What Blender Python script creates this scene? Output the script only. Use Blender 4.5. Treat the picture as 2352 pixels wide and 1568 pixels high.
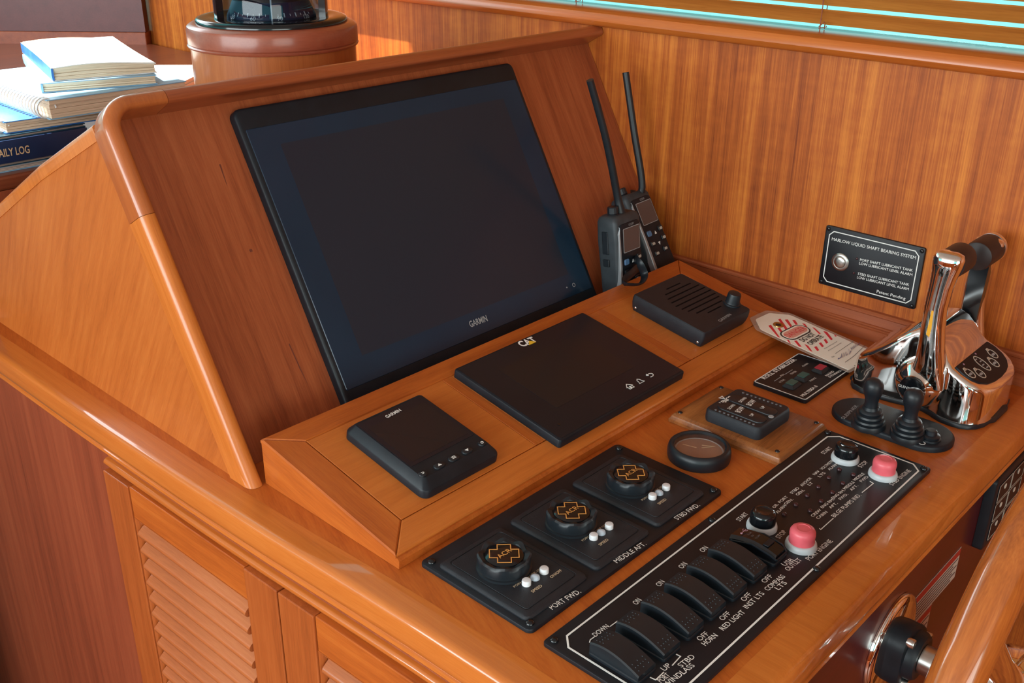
import bpy, bmesh, math, random
from mathutils import Vector, Matrix
random.seed(7)
for o in list(bpy.data.objects):
    bpy.data.objects.remove(o, do_unlink=True)
scene = bpy.context.scene
COL = scene.collection
R = math.radians
# ------------------------------------------------------------------ camera
Z0 = 0.95                      # height of the helm worktop above the floor
W, H, F = 2352.0, 1568.0, 2328.685
RX = Vector((0.68236124, -0.73097052, 0.00807688))      # picture right
RY = Vector((-0.30023136, -0.29030586, -0.90861633))    # picture down
RZ = Vector((0.66651651, 0.61757964, -0.41755374))      # view direction
CAM = Vector((-0.51135872, -0.58833328, 0.58732416 + Z0))
cd = bpy.data.cameras.new('camera')
cd.sensor_width = 36.0
cd.lens = F / W * 36.0
cd.clip_start = 0.02
co = bpy.data.objects.new('camera', cd)
COL.objects.link(co)
bk = -RZ
up = -RY
co.matrix_world = Matrix(((RX.x, up.x, bk.x, CAM.x), (RX.y, up.y, bk.y, CAM.y), (RX.z, up.z, bk.z, CAM.z), (0, 0, 0, 1)))
scene.camera = co
# ------------------------------------------------------------------ exposure, sky, sun, window daylight
vs = scene.view_settings
vs.view_transform = 'Standard'
vs.look = 'None'
vs.gamma = 1.0
vs.use_curve_mapping = False
vs.exposure = 0.56
world = bpy.data.worlds.new('World')
scene.world = world
world.use_nodes = True
wn = world.node_tree
wn.nodes.clear()
w_out = wn.nodes.new('ShaderNodeOutputWorld')
w_bg = wn.nodes.new('ShaderNodeBackground')
w_bg.inputs['Color'].default_value = (0.27, 0.93, 0.92, 1)
w_bg.inputs['Strength'].default_value = 1.0
wn.links.new(w_bg.outputs[0], w_out.inputs[0])


def lamp(name, kind, loc, target, energy, color, **kw):
    d = bpy.data.lights.new(name, kind)
    d.energy = energy
    d.color = color
    for k, v in kw.items():
        setattr(d, k, v)
    o = bpy.data.objects.new(name, d)
    COL.objects.link(o)
    o.location = loc
    v = Vector(target) - Vector(loc)
    o.rotation_euler = v.to_track_quat('-Z', 'Y').to_euler()
    return o


lamp('sun', 'SUN', (-2.0, 2.5, 8.0), (0.0, 0.0, 0.0), 14.0, (1.0, 0.93, 0.82), angle=R(0.8))
# daylight entering by the big openings of the pilothouse
lamp('daylight_port', 'AREA', (-2.35, 0.15, Z0 + 0.62), (0.2, 0.15, Z0 + 0.1), 44, (0.93, 0.97, 1.0), shape='RECTANGLE', size=2.6, size_y=0.8)
lamp('daylight_forward', 'AREA', (0.05, 1.95, Z0 + 0.95), (0.15, 0.0, Z0 + 0.0), 13, (0.86, 0.95, 1.0), shape='RECTANGLE', size=1.3, size_y=0.7)
lamp('daylight_aft', 'AREA', (-1.0, -2.5, Z0 + 0.45), (0.3, 0.3, Z0), 19, (1.0, 0.96, 0.9), shape='RECTANGLE', size=1.5, size_y=1.1)
# ------------------------------------------------------------------ geometry helpers


def new_bm():
    return bmesh.new()


def obj(name, bm, mat, parent=None, smooth=None, M=None, kind=None):
    me = bpy.data.meshes.new(name)
    bmesh.ops.recalc_face_normals(bm, faces=bm.faces)
    bm.to_mesh(me)
    bm.free()
    if mat is not None:
        me.materials.append(mat)
    if smooth is not None:
        for p in me.polygons:
            p.use_smooth = True
        me.set_sharp_from_angle(angle=R(smooth))
    o = bpy.data.objects.new(name, me)
    COL.objects.link(o)
    if parent is not None:
        o.parent = parent
    if M is not None:
        o.matrix_local = M
    if kind:
        o['kind'] = kind
    return o


def share(name, src, parent, M=None):
    o = bpy.data.objects.new(name, src.data)
    COL.objects.link(o)
    o.parent = parent
    if M is not None:
        o.matrix_local = M
    return o


def thing(name, label, cat, M=None, group=None):
    o = bpy.data.objects.new(name, None)
    o.empty_display_size = 0.02
    COL.objects.link(o)
    if M is not None:
        o.matrix_world = M
    o['label'] = label
    o['category'] = cat
    if group:
        o['group'] = group
    return o


def tag(o, label, cat, group=None):
    o['label'] = label
    o['category'] = cat
    if group:
        o['group'] = group
    return o


def frame(origin, x, y):
    x = Vector(x).normalized()
    y = Vector(y).normalized()
    z = x.cross(y)
    o = Vector(origin)
    return Matrix(((x.x, y.x, z.x, o.x), (x.y, y.y, z.y, o.y), (x.z, y.z, z.z, o.z), (0, 0, 0, 1)))


def ray(u):
    return (RX * ((u[0] - W / 2) / F) + RY * ((u[1] - H / 2) / F) + RZ).normalized()


def px(u, M, h=0.0):
    """Where the line of sight through photo pixel u meets the plane at height h of frame M (local coordinates)."""
    n = M.to_3x3() @ Vector((0, 0, 1))
    q = M @ Vector((0, 0, h))
    d = ray(u)
    p = CAM + d * ((q - CAM).dot(n) / d.dot(n))
    return M.inverted() @ p


def pxw(u, axis, v):
    """World point on the plane axis = v (world, z relative to the worktop)."""
    if axis == 2:
        v = v + Z0
    d = ray(u)
    return CAM + d * ((v - CAM[axis]) / d[axis])


def T(x=0, y=0, z=0):
    return Matrix.Translation((x, y, z))


def RotZ(a):
    return Matrix.Rotation(a, 4, 'Z')


def bx(bm, c, s, bev=0.0, seg=2, M=None):
    m = T(*c) @ Matrix.Diagonal((s[0], s[1], s[2], 1))
    r = bmesh.ops.create_cube(bm, size=1.0, matrix=m)
    vs_ = r['verts']
    if bev > 0:
        es = list({e for v in vs_ for e in v.link_edges})
        r2 = bmesh.ops.bevel(bm, geom=es, offset=bev, segments=seg, profile=0.5, affect='EDGES')
        vs_ = list({v for f in r2['faces'] for v in f.verts} | {v for v in vs_ if v.is_valid})
    if M is not None:
        vv = set()
        stack = [v for v in vs_ if v.is_valid]
        while stack:
            v = stack.pop()
            if v in vv:
                continue
            vv.add(v)
            for e in v.link_edges:
                stack.append(e.other_vert(v))
        bmesh.ops.transform(bm, matrix=M, verts=list(vv))


def inset(poly, d):
    n = len(poly)
    out = []
    area = sum(poly[i][0] * poly[(i + 1) % n][1] - poly[(i + 1) % n][0] * poly[i][1] for i in range(n))
    sg = 1 if area > 0 else -1
    for i in range(n):
        p0, p1, p2 = Vector(poly[i - 1][:2]), Vector(poly[i][:2]), Vector(poly[(i + 1) % n][:2])
        a = (p1 - p0).normalized()
        b = (p2 - p1).normalized()
        na = Vector((-a.y, a.x)) * sg
        nb = Vector((-b.y, b.x)) * sg
        m = na + nb
        k = m.length_squared
        m = m * (2.0 / k) if k > 1e-6 else na
        if m.length > 2.5:
            m = m.normalized() * 2.5
        out.append((p1.x + m.x * d, p1.y + m.y * d))
    return out


def rings(bm, loops, cap0=True, cap1=True):
    """Skin a list of equally long vertex loops."""
    L = []
    for lp in loops:
        L.append([bm.verts.new(p) for p in lp])
    n = len(L[0])
    for a, b in zip(L[:-1], L[1:]):
        for i in range(n):
            j = (i + 1) % n
            try:
                bm.faces.new((a[i], a[j], b[j], b[i]))
            except ValueError:
                pass
    if cap0:
        bm.faces.new(list(reversed(L[0])))
    if cap1:
        bm.faces.new(L[-1])
    return L


def plate(bm, poly, z0, z1, bev=0.0, seg=2):
    """A flat plate with an outline and a softened upper edge."""
    loops = [[(p[0], p[1], z0) for p in poly]]
    if bev <= 0:
        loops.append([(p[0], p[1], z1) for p in poly])
    else:
        for k in range(seg + 1):
            a = math.pi / 2 * k / seg
            q = inset(poly, bev * (1 - math.cos(a)))
            loops.append([(p[0], p[1], z1 - bev + bev * math.sin(a)) for p in q])
    rings(bm, loops)


def rrect(cx, cy, w, h, r, n=5):
    out = []
    for (sx, sy, a0) in ((1, 1, 0), (-1, 1, 90), (-1, -1, 180), (1, -1, 270)):
        for k in range(n + 1):
            a = R(a0 + 90.0 * k / n)
            out.append((cx + sx * (w / 2 - r) + r * math.cos(a), cy + sy * (h / 2 - r) + r * math.sin(a)))
    return out


def rpoly(pts, r, n=4):
    """Round the corners of any convex outline."""
    out = []
    m = len(pts)
    for i in range(m):
        p0, p1, p2 = Vector(pts[i - 1][:2]), Vector(pts[i][:2]), Vector(pts[(i + 1) % m][:2])
        a = (p0 - p1).normalized()
        b = (p2 - p1).normalized()
        for k in range(n + 1):
            t = k / n
            q = (p1 + a * r) * (1 - t) ** 2 + p1 * 2 * t * (1 - t) + (p1 + b * r) * t ** 2
            out.append((q.x, q.y))
    return out


def chamfer(cx, cy, w, h, c):
    x0, x1, y0, y1 = cx - w / 2, cx + w / 2, cy - h / 2, cy + h / 2
    return [(x0 + c, y0), (x1 - c, y0), (x1, y0 + c), (x1, y1 - c), (x1 - c, y1), (x0 + c, y1), (x0, y1 - c), (x0, y0 + c)]


def circ(cx, cy, r, n=24, a0=0.0):
    return [(cx + r * math.cos(a0 + 2 * math.pi * k / n), cy + r * math.sin(a0 + 2 * math.pi * k / n)) for k in range(n)]


def lathe(bm, prof, n=32, M=None, cap0=True, cap1=True):
    loops = []
    for (r, z) in prof:
        lp = []
        for k in range(n):
            a = 2 * math.pi * k / n
            v = Vector((r * math.cos(a), r * math.sin(a), z))
            lp.append(M @ v if M is not None else v)
        loops.append(lp)
    rings(bm, loops, cap0, cap1)


def tube(bm, pts, rad, n=10, cap=True, flat=1.0, upv=None):
    pts = [Vector(p) for p in pts]
    m = len(pts)
    rr = rad if isinstance(rad, (list, tuple)) else [rad] * m
    loops = []
    ref = Vector(upv) if upv else None
    prev = None
    for i in range(m):
        d = (pts[min(i + 1, m - 1)] - pts[max(i - 1, 0)]).normalized()
        if prev is None:
            a = ref if ref is not None else (Vector((0, 0, 1)) if abs(d.z) < 0.9 else Vector((1, 0, 0)))
        else:
            a = prev
        s = (a - d * a.dot(d)).normalized()
        prev = s
        t = d.cross(s)
        loops.append([pts[i] + (s * math.cos(2 * math.pi * k / n) + t * flat * math.sin(2 * math.pi * k / n)) * rr[i] for k in range(n)])
    rings(bm, loops, cap, cap)


def sweep(bm, path, prof, closed=False, cap=True):
    """Carry a profile [(side, height)] along a path lying in the xy plane; side is measured to the travel's left."""
    n = len(path)
    loops = []
    for i in range(n):
        p = Vector(path[i][:2])
        if closed:
            a = (p - Vector(path[i - 1][:2])).normalized()
            b = (Vector(path[(i + 1) % n][:2]) - p).normalized()
        else:
            a = (p - Vector(path[i - 1][:2])).normalized() if i else (Vector(path[1][:2]) - p).normalized()
            b = (Vector(path[i + 1][:2]) - p).normalized() if i < n - 1 else a
        na, nb = Vector((-a.y, a.x)), Vector((-b.y, b.x))
        m = na + nb
        m = m * (2.0 / max(m.length_squared, 0.3))
        loops.append([(p.x + m.x * s, p.y + m.y * s, h) for (s, h) in prof])
    if closed:
        loops.append(loops[0])
    rings(bm, loops, cap and not closed, cap and not closed)
    if closed:
        bmesh.ops.remove_doubles(bm, verts=bm.verts, dist=1e-6)


def ribbon(bm, pts, w, z, th=0.0002, closed=False):
    sweep(bm, pts, [(-w / 2, z), (w / 2, z), (w / 2, z + th), (-w / 2, z + th)], closed=closed)


_TC = {}


def text_polys(s, bold=0.0):
    key = (s, bold)
    if key in _TC:
        return _TC[key]
    c = bpy.data.curves.new('t', 'FONT')
    c.body = s
    c.resolution_u = 3
    c.offset = bold
    c.fill_mode = 'FRONT'
    o = bpy.data.objects.new('t', c)
    COL.objects.link(o)
    dg = bpy.context.evaluated_depsgraph_get()
    me = bpy.data.meshes.new_from_object(o.evaluated_get(dg))
    vs_ = [v.co.copy() for v in me.vertices]
    fs = [tuple(p.vertices) for p in me.polygons]
    bpy.data.objects.remove(o)
    bpy.data.curves.remove(c)
    bpy.data.meshes.remove(me)
    x0 = min(v.x for v in vs_)
    x1 = max(v.x for v in vs_)
    y0 = min(v.y for v in vs_)
    y1 = max(v.y for v in vs_)
    vs_ = [((v.x - x0) / (x1 - x0), (v.y - y0) / (y1 - y0)) for v in vs_]
    _TC[key] = (vs_, fs, (x1 - x0) / (y1 - y0))
    return _TC[key]


def text(s, parent, a, b, h, z, mat, bold=0.0, name='lettering', slant=0.0):
    """Printed writing from local point a to local point b, letters h tall."""
    vs_, fs, asp = text_polys(s, bold)
    a = Vector((a[0], a[1]))
    d = Vector((b[0], b[1])) - a
    n = Vector((-d.y, d.x)).normalized() * h
    bm = new_bm()
    V = []
    for (x, y) in vs_:
        q = a + d * x + n * y + d.normalized() * (slant * h * y)
        V.append(bm.verts.new((q.x, q.y, z)))
    for f in fs:
        try:
            bm.faces.new([V[i] for i in f])
        except ValueError:
            pass
    me = bpy.data.meshes.new(name)
    bm.to_mesh(me)
    bm.free()
    me.materials.append(mat)
    o = bpy.data.objects.new(name, me)
    COL.objects.link(o)
    o.parent = parent
    return o


def textc(s, parent, c, h, z, mat, bold=0.0, ang=0.0, wid=1.0, name='lettering'):
    """Writing centred on a local point."""
    asp = text_polys(s, bold)[2]
    L = h * asp * wid
    d = Vector((math.cos(ang), math.sin(ang)))
    n = Vector((-d.y, d.x))
    a = Vector((c[0], c[1])) - d * L / 2 - n * h / 2
    return text(s, parent, a, a + d * L, h, z, mat, bold, name)


def textp(s, parent, M, u0, u1, h, z, mat, bold=0.0, name='lettering'):
    """Writing whose baseline runs from photo pixel u0 to u1 on the plane z of frame M."""
    return text(s, parent, px(u0, M, z), px(u1, M, z), h, z, mat, bold, name)


# ------------------------------------------------------------------ materials


def principled(name, color, rough=0.5, metal=0.0, coat=0.0, coat_rough=0.1, spec=0.5):
    m = bpy.data.materials.new(name)
    m.use_nodes = True
    b = m.node_tree.nodes['Principled BSDF']
    b.inputs['Base Color'].default_value = (*color, 1)
    b.inputs['Roughness'].default_value = rough
    b.inputs['Metallic'].default_value = metal
    b.inputs['Coat Weight'].default_value = coat
    b.inputs['Coat Roughness'].default_value = coat_rough
    b.inputs['Specular IOR Level'].default_value = spec
    return m


def speckle(m, c0, c1, scale=60.0, bump=0.0, rough=None):
    """Slow mottling of a plain colour with fine relief."""
    nt = m.node_tree
    b = nt.nodes['Principled BSDF']
    tc = nt.nodes.new('ShaderNodeTexCoord')
    nz = nt.nodes.new('ShaderNodeTexNoise')
    nz.inputs['Scale'].default_value = scale
    nz.inputs['Detail'].default_value = 3
    rp = nt.nodes.new('ShaderNodeValToRGB')
    rp.color_ramp.elements[0].position = 0.3
    rp.color_ramp.elements[1].position = 0.7
    rp.color_ramp.elements[0].color = (*c0, 1)
    rp.color_ramp.elements[1].color = (*c1, 1)
    nt.links.new(tc.outputs['Object'], nz.inputs['Vector'])
    nt.links.new(nz.outputs['Fac'], rp.inputs['Fac'])
    nt.links.new(rp.outputs['Color'], b.inputs['Base Color'])
    if bump:
        n2 = nt.nodes.new('ShaderNodeTexNoise')
        n2.inputs['Scale'].default_value = scale * 25
        nt.links.new(tc.outputs['Object'], n2.inputs['Vector'])
        bp = nt.nodes.new('ShaderNodeBump')
        bp.inputs['Strength'].default_value = bump
        bp.inputs['Distance'].default_value = 0.0004
        nt.links.new(n2.outputs['Fac'], bp.inputs['Height'])
        nt.links.new(bp.outputs['Normal'], b.inputs['Normal'])
    return m


def wood(name, dark, mid, light, axis='Y', rot=0.0, across=70.0, along=2.0, contrast=1.0, rough=0.42, coat=0.35, coat_rough=0.16, ripple=0.0):
    """Varnished teak: streaks that run along one axis of the piece, with fine pores on top."""
    m = bpy.data.materials.new(name)
    m.use_nodes = True
    nt = m.node_tree
    b = nt.nodes['Principled BSDF']
    tc = nt.nodes.new('ShaderNodeTexCoord')
    m0 = nt.nodes.new('ShaderNodeMapping')
    m0.inputs['Rotation'].default_value = (rot, 0, 0) if axis == 'ZX' else (0, 0, rot)
    nt.links.new(tc.outputs['Object'], m0.inputs['Vector'])
    ax = axis[0]

    def stretched(ac, al, det, seed):
        mp = nt.nodes.new('ShaderNodeMapping')
        mp.inputs['Location'].default_value = (seed, seed * 1.7, seed * 0.6)
        s = {'X': (al, ac, ac), 'Y': (ac, al, ac), 'Z': (ac, ac, al)}[ax]
        mp.inputs['Scale'].default_value = s
        nt.links.new(m0.outputs['Vector'], mp.inputs['Vector'])
        nz = nt.nodes.new('ShaderNodeTexNoise')
        nz.inputs['Scale'].default_value = 1.0
        nz.inputs['Detail'].default_value = det
        nz.inputs['Roughness'].default_value = 0.62
        nt.links.new(mp.outputs['Vector'], nz.inputs['Vector'])
        return nz.outputs['Fac']

    broad = stretched(across, along, 4, 3.1)
    fine = stretched(across * 7, along * 9, 2, 9.4)
    slow = stretched(across * 0.16, along * 0.6, 2, 5.0)

    def madd(a, k, c):
        n = nt.nodes.new('ShaderNodeMath')
        n.operation = 'MULTIPLY_ADD'
        nt.links.new(a, n.inputs[0])
        n.inputs[1].default_value = k
        if isinstance(c, float):
            n.inputs[2].default_value = c
        else:
            nt.links.new(c, n.inputs[2])
        return n.outputs[0]

    s = madd(slow, 0.55 * contrast, 0.5 - 0.5 * (0.55 + 0.75 + 0.5) * contrast)
    s = madd(broad, 0.75 * contrast, s)
    s = madd(fine, 0.5 * contrast, s)
    if ripple:
        rp_ = stretched(across * 0.35, along * 45, 2, 1.3)
        s = madd(rp_, ripple, s)
        s = madd(s, 1.0, -0.5 * ripple)
    rp = nt.nodes.new('ShaderNodeValToRGB')
    e = rp.color_ramp.elements
    e[0].position = 0.2
    e[0].color = (*dark, 1)
    e[1].position = 0.8
    e[1].color = (*light, 1)
    k = e.new(0.5)
    k.color = (*mid, 1)
    nt.links.new(s, rp.inputs['Fac'])
    nt.links.new(rp.outputs['Color'], b.inputs['Base Color'])
    b.inputs['Roughness'].default_value = rough
    b.inputs['Coat Weight'].default_value = coat
    b.inputs['Coat Roughness'].default_value = coat_rough
    b.inputs['Specular IOR Level'].default_value = 0.28
    bp = nt.nodes.new('ShaderNodeBump')
    bp.inputs['Strength'].default_value = 0.12
    bp.inputs['Distance'].default_value = 0.0003
    nt.links.new(fine, bp.inputs['Height'])
    nt.links.new(bp.outputs['Normal'], b.inputs['Normal'])
    return m


def thin_glass(name, tint=(1, 1, 1), gloss=0.6):
    m = bpy.data.materials.new(name)
    m.use_nodes = True
    nt = m.node_tree
    nt.nodes.remove(nt.nodes['Principled BSDF'])
    out = nt.nodes['Material Output']
    tr = nt.nodes.new('ShaderNodeBsdfTransparent')
    tr.inputs[0].default_value = (*tint, 1)
    gl = nt.nodes.new('ShaderNodeBsdfGlossy')
    gl.inputs['Roughness'].default_value = 0.03
    lw = nt.nodes.new('ShaderNodeLayerWeight')
    lw.inputs['Blend'].default_value = 0.5
    pw = nt.nodes.new('ShaderNodeMath')
    pw.operation = 'POWER'
    pw.inputs[1].default_value = 4.0
    nt.links.new(lw.outputs['Facing'], pw.inputs[0])
    fr = nt.nodes.new('ShaderNodeMath')
    fr.operation = 'MULTIPLY_ADD'
    fr.inputs[1].default_value = gloss
    fr.inputs[2].default_value = 0.035
    nt.links.new(pw.outputs[0], fr.inputs[0])
    mx = nt.nodes.new('ShaderNodeMixShader')
    nt.links.new(fr.outputs[0], mx.inputs[0])
    nt.links.new(tr.outputs[0], mx.inputs[1])
    nt.links.new(gl.outputs[0], mx.inputs[2])
    nt.links.new(mx.outputs[0], out.inputs[0])
    return m


TK = dict(dark=(0.28, 0.052, 0.008), mid=(0.47, 0.110, 0.016), light=(0.59, 0.170, 0.028))
TR = dict(dark=(0.20, 0.042, 0.015), mid=(0.33, 0.080, 0.027), light=(0.42, 0.118, 0.042))
TL = dict(dark=(0.38, 0.092, 0.013), mid=(0.54, 0.148, 0.024), light=(0.66, 0.215, 0.042))
M_top = wood('teak_worktop', **TK, axis='Y', rot=R(20), across=90, along=8, contrast=0.7, rough=0.4, coat=0.15)
M_edge = wood('teak_edge_y', **TL, axis='Y', across=120, along=3, contrast=0.6, rough=0.3, coat=1.0, coat_rough=0.04)
M_alongx = wood('teak_along_x', **TK, axis='X', across=100, along=5, contrast=0.7, rough=0.38)
M_alongx_l = wood('teak_light_along_x', **TL, axis='X', across=110, along=5, contrast=0.55, rough=0.38)
M_alongy = wood('teak_along_y', **TK, axis='Y', across=100, along=5, contrast=0.7, rough=0.38)
M_face = wood('teak_face', **TR, axis='Y', across=110, along=4, contrast=0.95, rough=0.45, coat=0.2)
M_side = wood('teak_side', dark=(0.30, 0.066, 0.010), mid=(0.46, 0.118, 0.020), light=(0.57, 0.175, 0.034), axis='ZX', rot=R(28), across=120, along=6, contrast=0.65, rough=0.42, coat=0.2)
M_trim = wood('teak_trim', **TL, axis='Y', across=160, along=4, contrast=0.7, rough=0.32, coat=0.5)
M_wall = wood('teak_wall', dark=(0.20, 0.038, 0.007), mid=(0.42, 0.098, 0.015), light=(0.64, 0.20, 0.03), axis='Z', across=75, along=1.2, contrast=1.2, rough=0.45, coat=0.08, ripple=0.22)
M_wally = wood('teak_wall_trim', **TK, axis='Y', across=110, along=3, contrast=0.6, rough=0.33, coat=0.5)
M_cab = wood('teak_cabinet', dark=(0.22, 0.05, 0.014), mid=(0.36, 0.085, 0.02), light=(0.45, 0.125, 0.032), axis='Z', across=100, along=3, contrast=0.8, rough=0.36, coat=0.4)
M_cabv = wood('teak_door_stile', dark=(0.22, 0.05, 0.012), mid=(0.38, 0.088, 0.018), light=(0.48, 0.13, 0.03), axis='Y', across=110, along=3, contrast=0.85, rough=0.36, coat=0.4)
M_cabr = wood('teak_cabinet_red', dark=(0.18, 0.04, 0.018), mid=(0.28, 0.062, 0.026), light=(0.36, 0.09, 0.036), axis='Z', across=80, along=2, contrast=0.9, rough=0.4, coat=0.35)
M_slat = wood('teak_louvre', dark=(0.30, 0.075, 0.022), mid=(0.44, 0.125, 0.036), light=(0.55, 0.18, 0.06), axis='X', across=140, along=5, contrast=0.8, rough=0.32, coat=1.0, coat_rough=0.22)
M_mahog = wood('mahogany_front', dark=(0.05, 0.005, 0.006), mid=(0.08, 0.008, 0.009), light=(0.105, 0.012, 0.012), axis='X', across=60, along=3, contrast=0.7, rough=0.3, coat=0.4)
M_blind = wood('teak_blind', dark=(0.27, 0.075, 0.012), mid=(0.42, 0.14, 0.024), light=(0.55, 0.21, 0.04), axis='Y', across=90, along=3, contrast=0.8, rough=0.4, coat=0.3)
M_rim = wood('teak_rim', dark=(0.24, 0.055, 0.012), mid=(0.42, 0.11, 0.020), light=(0.56, 0.18, 0.036), axis='X', rot=R(-45), across=90, along=5, contrast=0.9, rough=0.22, coat=1.0, coat_rough=0.03)
M_plinth = wood('oak_plinth', dark=(0.10, 0.03, 0.008), mid=(0.25, 0.08, 0.02), light=(0.36, 0.125, 0.032), axis='X', across=120, along=6, contrast=1.1, rough=0.4, coat=0.3)
M_bulk = wood('mahogany_bulkhead', dark=(0.075, 0.013, 0.014), mid=(0.105, 0.020, 0.020), light=(0.13, 0.027, 0.026), axis='Z', across=40, along=2, contrast=0.8, rough=0.35)
M_black = speckle(principled('black_plastic', (0.012, 0.016, 0.022), 0.45, spec=0.35), (0.005, 0.008, 0.012), (0.009, 0.013, 0.019), 40, 0.15)
M_matt = speckle(principled('black_textured', (0.014, 0.018, 0.024), 0.5, spec=0.5), (0.006, 0.008, 0.013), (0.011, 0.014, 0.020), 90, 0.8)
M_plate = speckle(principled('black_engraved_plate', (0.012, 0.012, 0.015), 0.42, spec=0.3), (0.007, 0.007, 0.010), (0.011, 0.011, 0.014), 30)
M_glass = speckle(principled('black_screen_glass', (0.008, 0.013, 0.021), 0.16, coat=0.0, spec=0.28), (0.010, 0.026, 0.050), (0.013, 0.032, 0.060), 8)  # blue haze reflected by the glass is put into its base colour
M_screen = principled('dark_display', (0.018, 0.024, 0.038), 0.2, spec=0.28)
M_screen2 = principled('brown_dark_display', (0.014, 0.013, 0.016), 0.22, spec=0.28)
M_glass2 = speckle(principled('black_panel_glass', (0.009, 0.011, 0.018), 0.2, spec=0.28), (0.007, 0.009, 0.015), (0.010, 0.013, 0.020), 8)
M_gloss = principled('gloss_black', (0.006, 0.007, 0.009), 0.12)
M_rubber = speckle(principled('black_rubber', (0.014, 0.016, 0.02), 0.42, spec=0.5), (0.006, 0.009, 0.013), (0.010, 0.014, 0.019), 60)
M_chrome = principled('polished_chrome', (0.86, 0.84, 0.82), 0.05, metal=1.0)
M_steel = speckle(principled('brushed_steel', (0.6, 0.58, 0.55), 0.28, metal=1.0), (0.52, 0.5, 0.47), (0.66, 0.64, 0.6), 50)
M_white = principled('white_print', (0.82, 0.81, 0.78), 0.6)
M_grey = principled('grey_print', (0.34, 0.35, 0.36), 0.6)
M_cream = principled('cream_print', (0.62, 0.5, 0.34), 0.6)
M_orange = principled('orange_print', (0.75, 0.33, 0.08), 0.5)
M_yellow = principled('yellow_print', (0.85, 0.5, 0.03), 0.5)
M_button = speckle(principled('white_button', (0.75, 0.76, 0.78), 0.35), (0.72, 0.73, 0.76), (0.8, 0.8, 0.82), 90)
M_lens = principled('clear_lens', (0.5, 0.58, 0.68), 0.15)
M_pink = speckle(principled('pink_rubber_cap', (0.75, 0.12, 0.15), 0.38), (0.70, 0.10, 0.13), (0.8, 0.15, 0.18), 50)
M_collar = speckle(principled('grey_collar', (0.5, 0.53, 0.56), 0.4), (0.46, 0.49, 0.52), (0.55, 0.58, 0.6), 50)
M_led = principled('dark_led', (0.05, 0.012, 0.015), 0.2)
M_clear = thin_glass('clear_glass')
M_dome = thin_glass('dome_glass', (0.42, 0.5, 0.58), 0.25)
M_slot = principled('slot_black', (0.002, 0.002, 0.003), 0.8, spec=0.1)
# ------------------------------------------------------------------ frames of the place
DASH = T(0, 0, Z0)
XW = 0.79                                            # starboard wall
YF = -0.313                                          # console front
TILT = math.atan2(0.0388, 0.2092)
WEDGE = frame((0, 0.0136, Z0 + 0.0154), (1, 0, 0), (0, math.cos(TILT), math.sin(TILT)))
RK = R(60.6)
RAKE = frame((0, 0.263, Z0), (1, 0, 0), (0, math.cos(RK), math.sin(RK)))
WALL = frame((XW, 0, Z0), (0, -1, 0), (0, 0, 1))
FRONT = frame((0, YF, Z0), (1, 0, 0), (0, 0, 1))


def structure(o):
    o['kind'] = 'structure'
    return o


def sbox(name, mat, lo, hi, bev=0.0):
    bm = new_bm()
    bx(bm, [(a + b) / 2 for a, b in zip(lo, hi)], [b - a for a, b in zip(lo, hi)], bev)
    return structure(obj(name, bm, mat))


M_floor = wood('teak_floor', **TR, axis='Y', across=30, along=1, contrast=0.8)
M_head = speckle(principled('headliner', (0.62, 0.58, 0.52), 0.8), (0.58, 0.54, 0.48), (0.66, 0.62, 0.56), 6)
sbox('floor', M_floor, (-2.6, -2.7, -0.05), (1.0, 3.6, 0.0))
sbox('ceiling', M_head, (-2.6, -2.7, Z0 + 1.12), (1.0, 1.14, Z0 + 1.18))
sbox('ceiling_sun_block_port', M_head, (-2.6, 1.14, Z0 + 1.12), (-0.25, 1.6, Z0 + 1.18))  # unseen piece added to keep the sun off the cabinet side
sbox('ceiling_sun_block_fwd', M_head, (-2.6, 1.6, Z0 + 1.12), (1.0, 3.4, Z0 + 1.18))  # unseen piece added to stop sun reaching the far end of the shelf
# starboard wall: teak panel below the window, header above it
sbox('wall_right', M_wall, (XW, -2.7, 0.0), (XW + 0.1, 3.4, Z0 + 0.376))
sbox('wall_right_header', M_wall, (XW, -2.7, Z0 + 0.86), (XW + 0.1, 3.4, Z0 + 1.12))
sbox('wall_right_aft', M_wall, (XW, -2.7, Z0 + 0.376), (XW + 0.1, -0.95, Z0 + 0.86))
sbox('wall_bounce_block', M_cabr, (-2.5, 1.0, 0.0), (-0.24, 3.0, Z0 + 0.1795))  # unseen box added so sun bouncing off the floor misses the cabinet side
# aft bulkhead with a doorway, port side with a long window
sbox('wall_aft', M_wall, (-2.6, -2.75, 0.0), (1.0, -2.7, Z0 + 0.0))
sbox('wall_aft_header', M_wall, (-2.6, -2.75, Z0 + 0.9), (1.0, -2.7, Z0 + 1.12))
sbox('wall_aft_side', M_wall, (-0.1, -2.75, Z0 + 0.0), (1.0, -2.7, Z0 + 0.9))
sbox('wall_left', M_wall, (-2.6, -2.7, 0.0), (-2.5, 3.4, Z0 + 0.2))
sbox('wall_left_header', M_wall, (-2.6, -2.7, Z0 + 1.02), (-2.5, 3.4, Z0 + 1.12))
# bulkhead forward of the chart shelf, set at an angle to the wall
BD = Vector((-0.682, 0.731, 0)).normalized()
BK = frame((XW, 1.856, Z0), BD, (0, 0, 1))
bm = new_bm()
bx(bm, (1.3, 0.33, -0.02), (2.6, 0.20, 0.03))
structure(obj('wall_front', bm, M_bulk, M=BK))
bm = new_bm()
bx(bm, (1.3, 0.115, -0.012), (2.6, 0.228, 0.05), 0.002)
structure(obj('baseboard_front', bm, M_cabr, M=BK))
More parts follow.
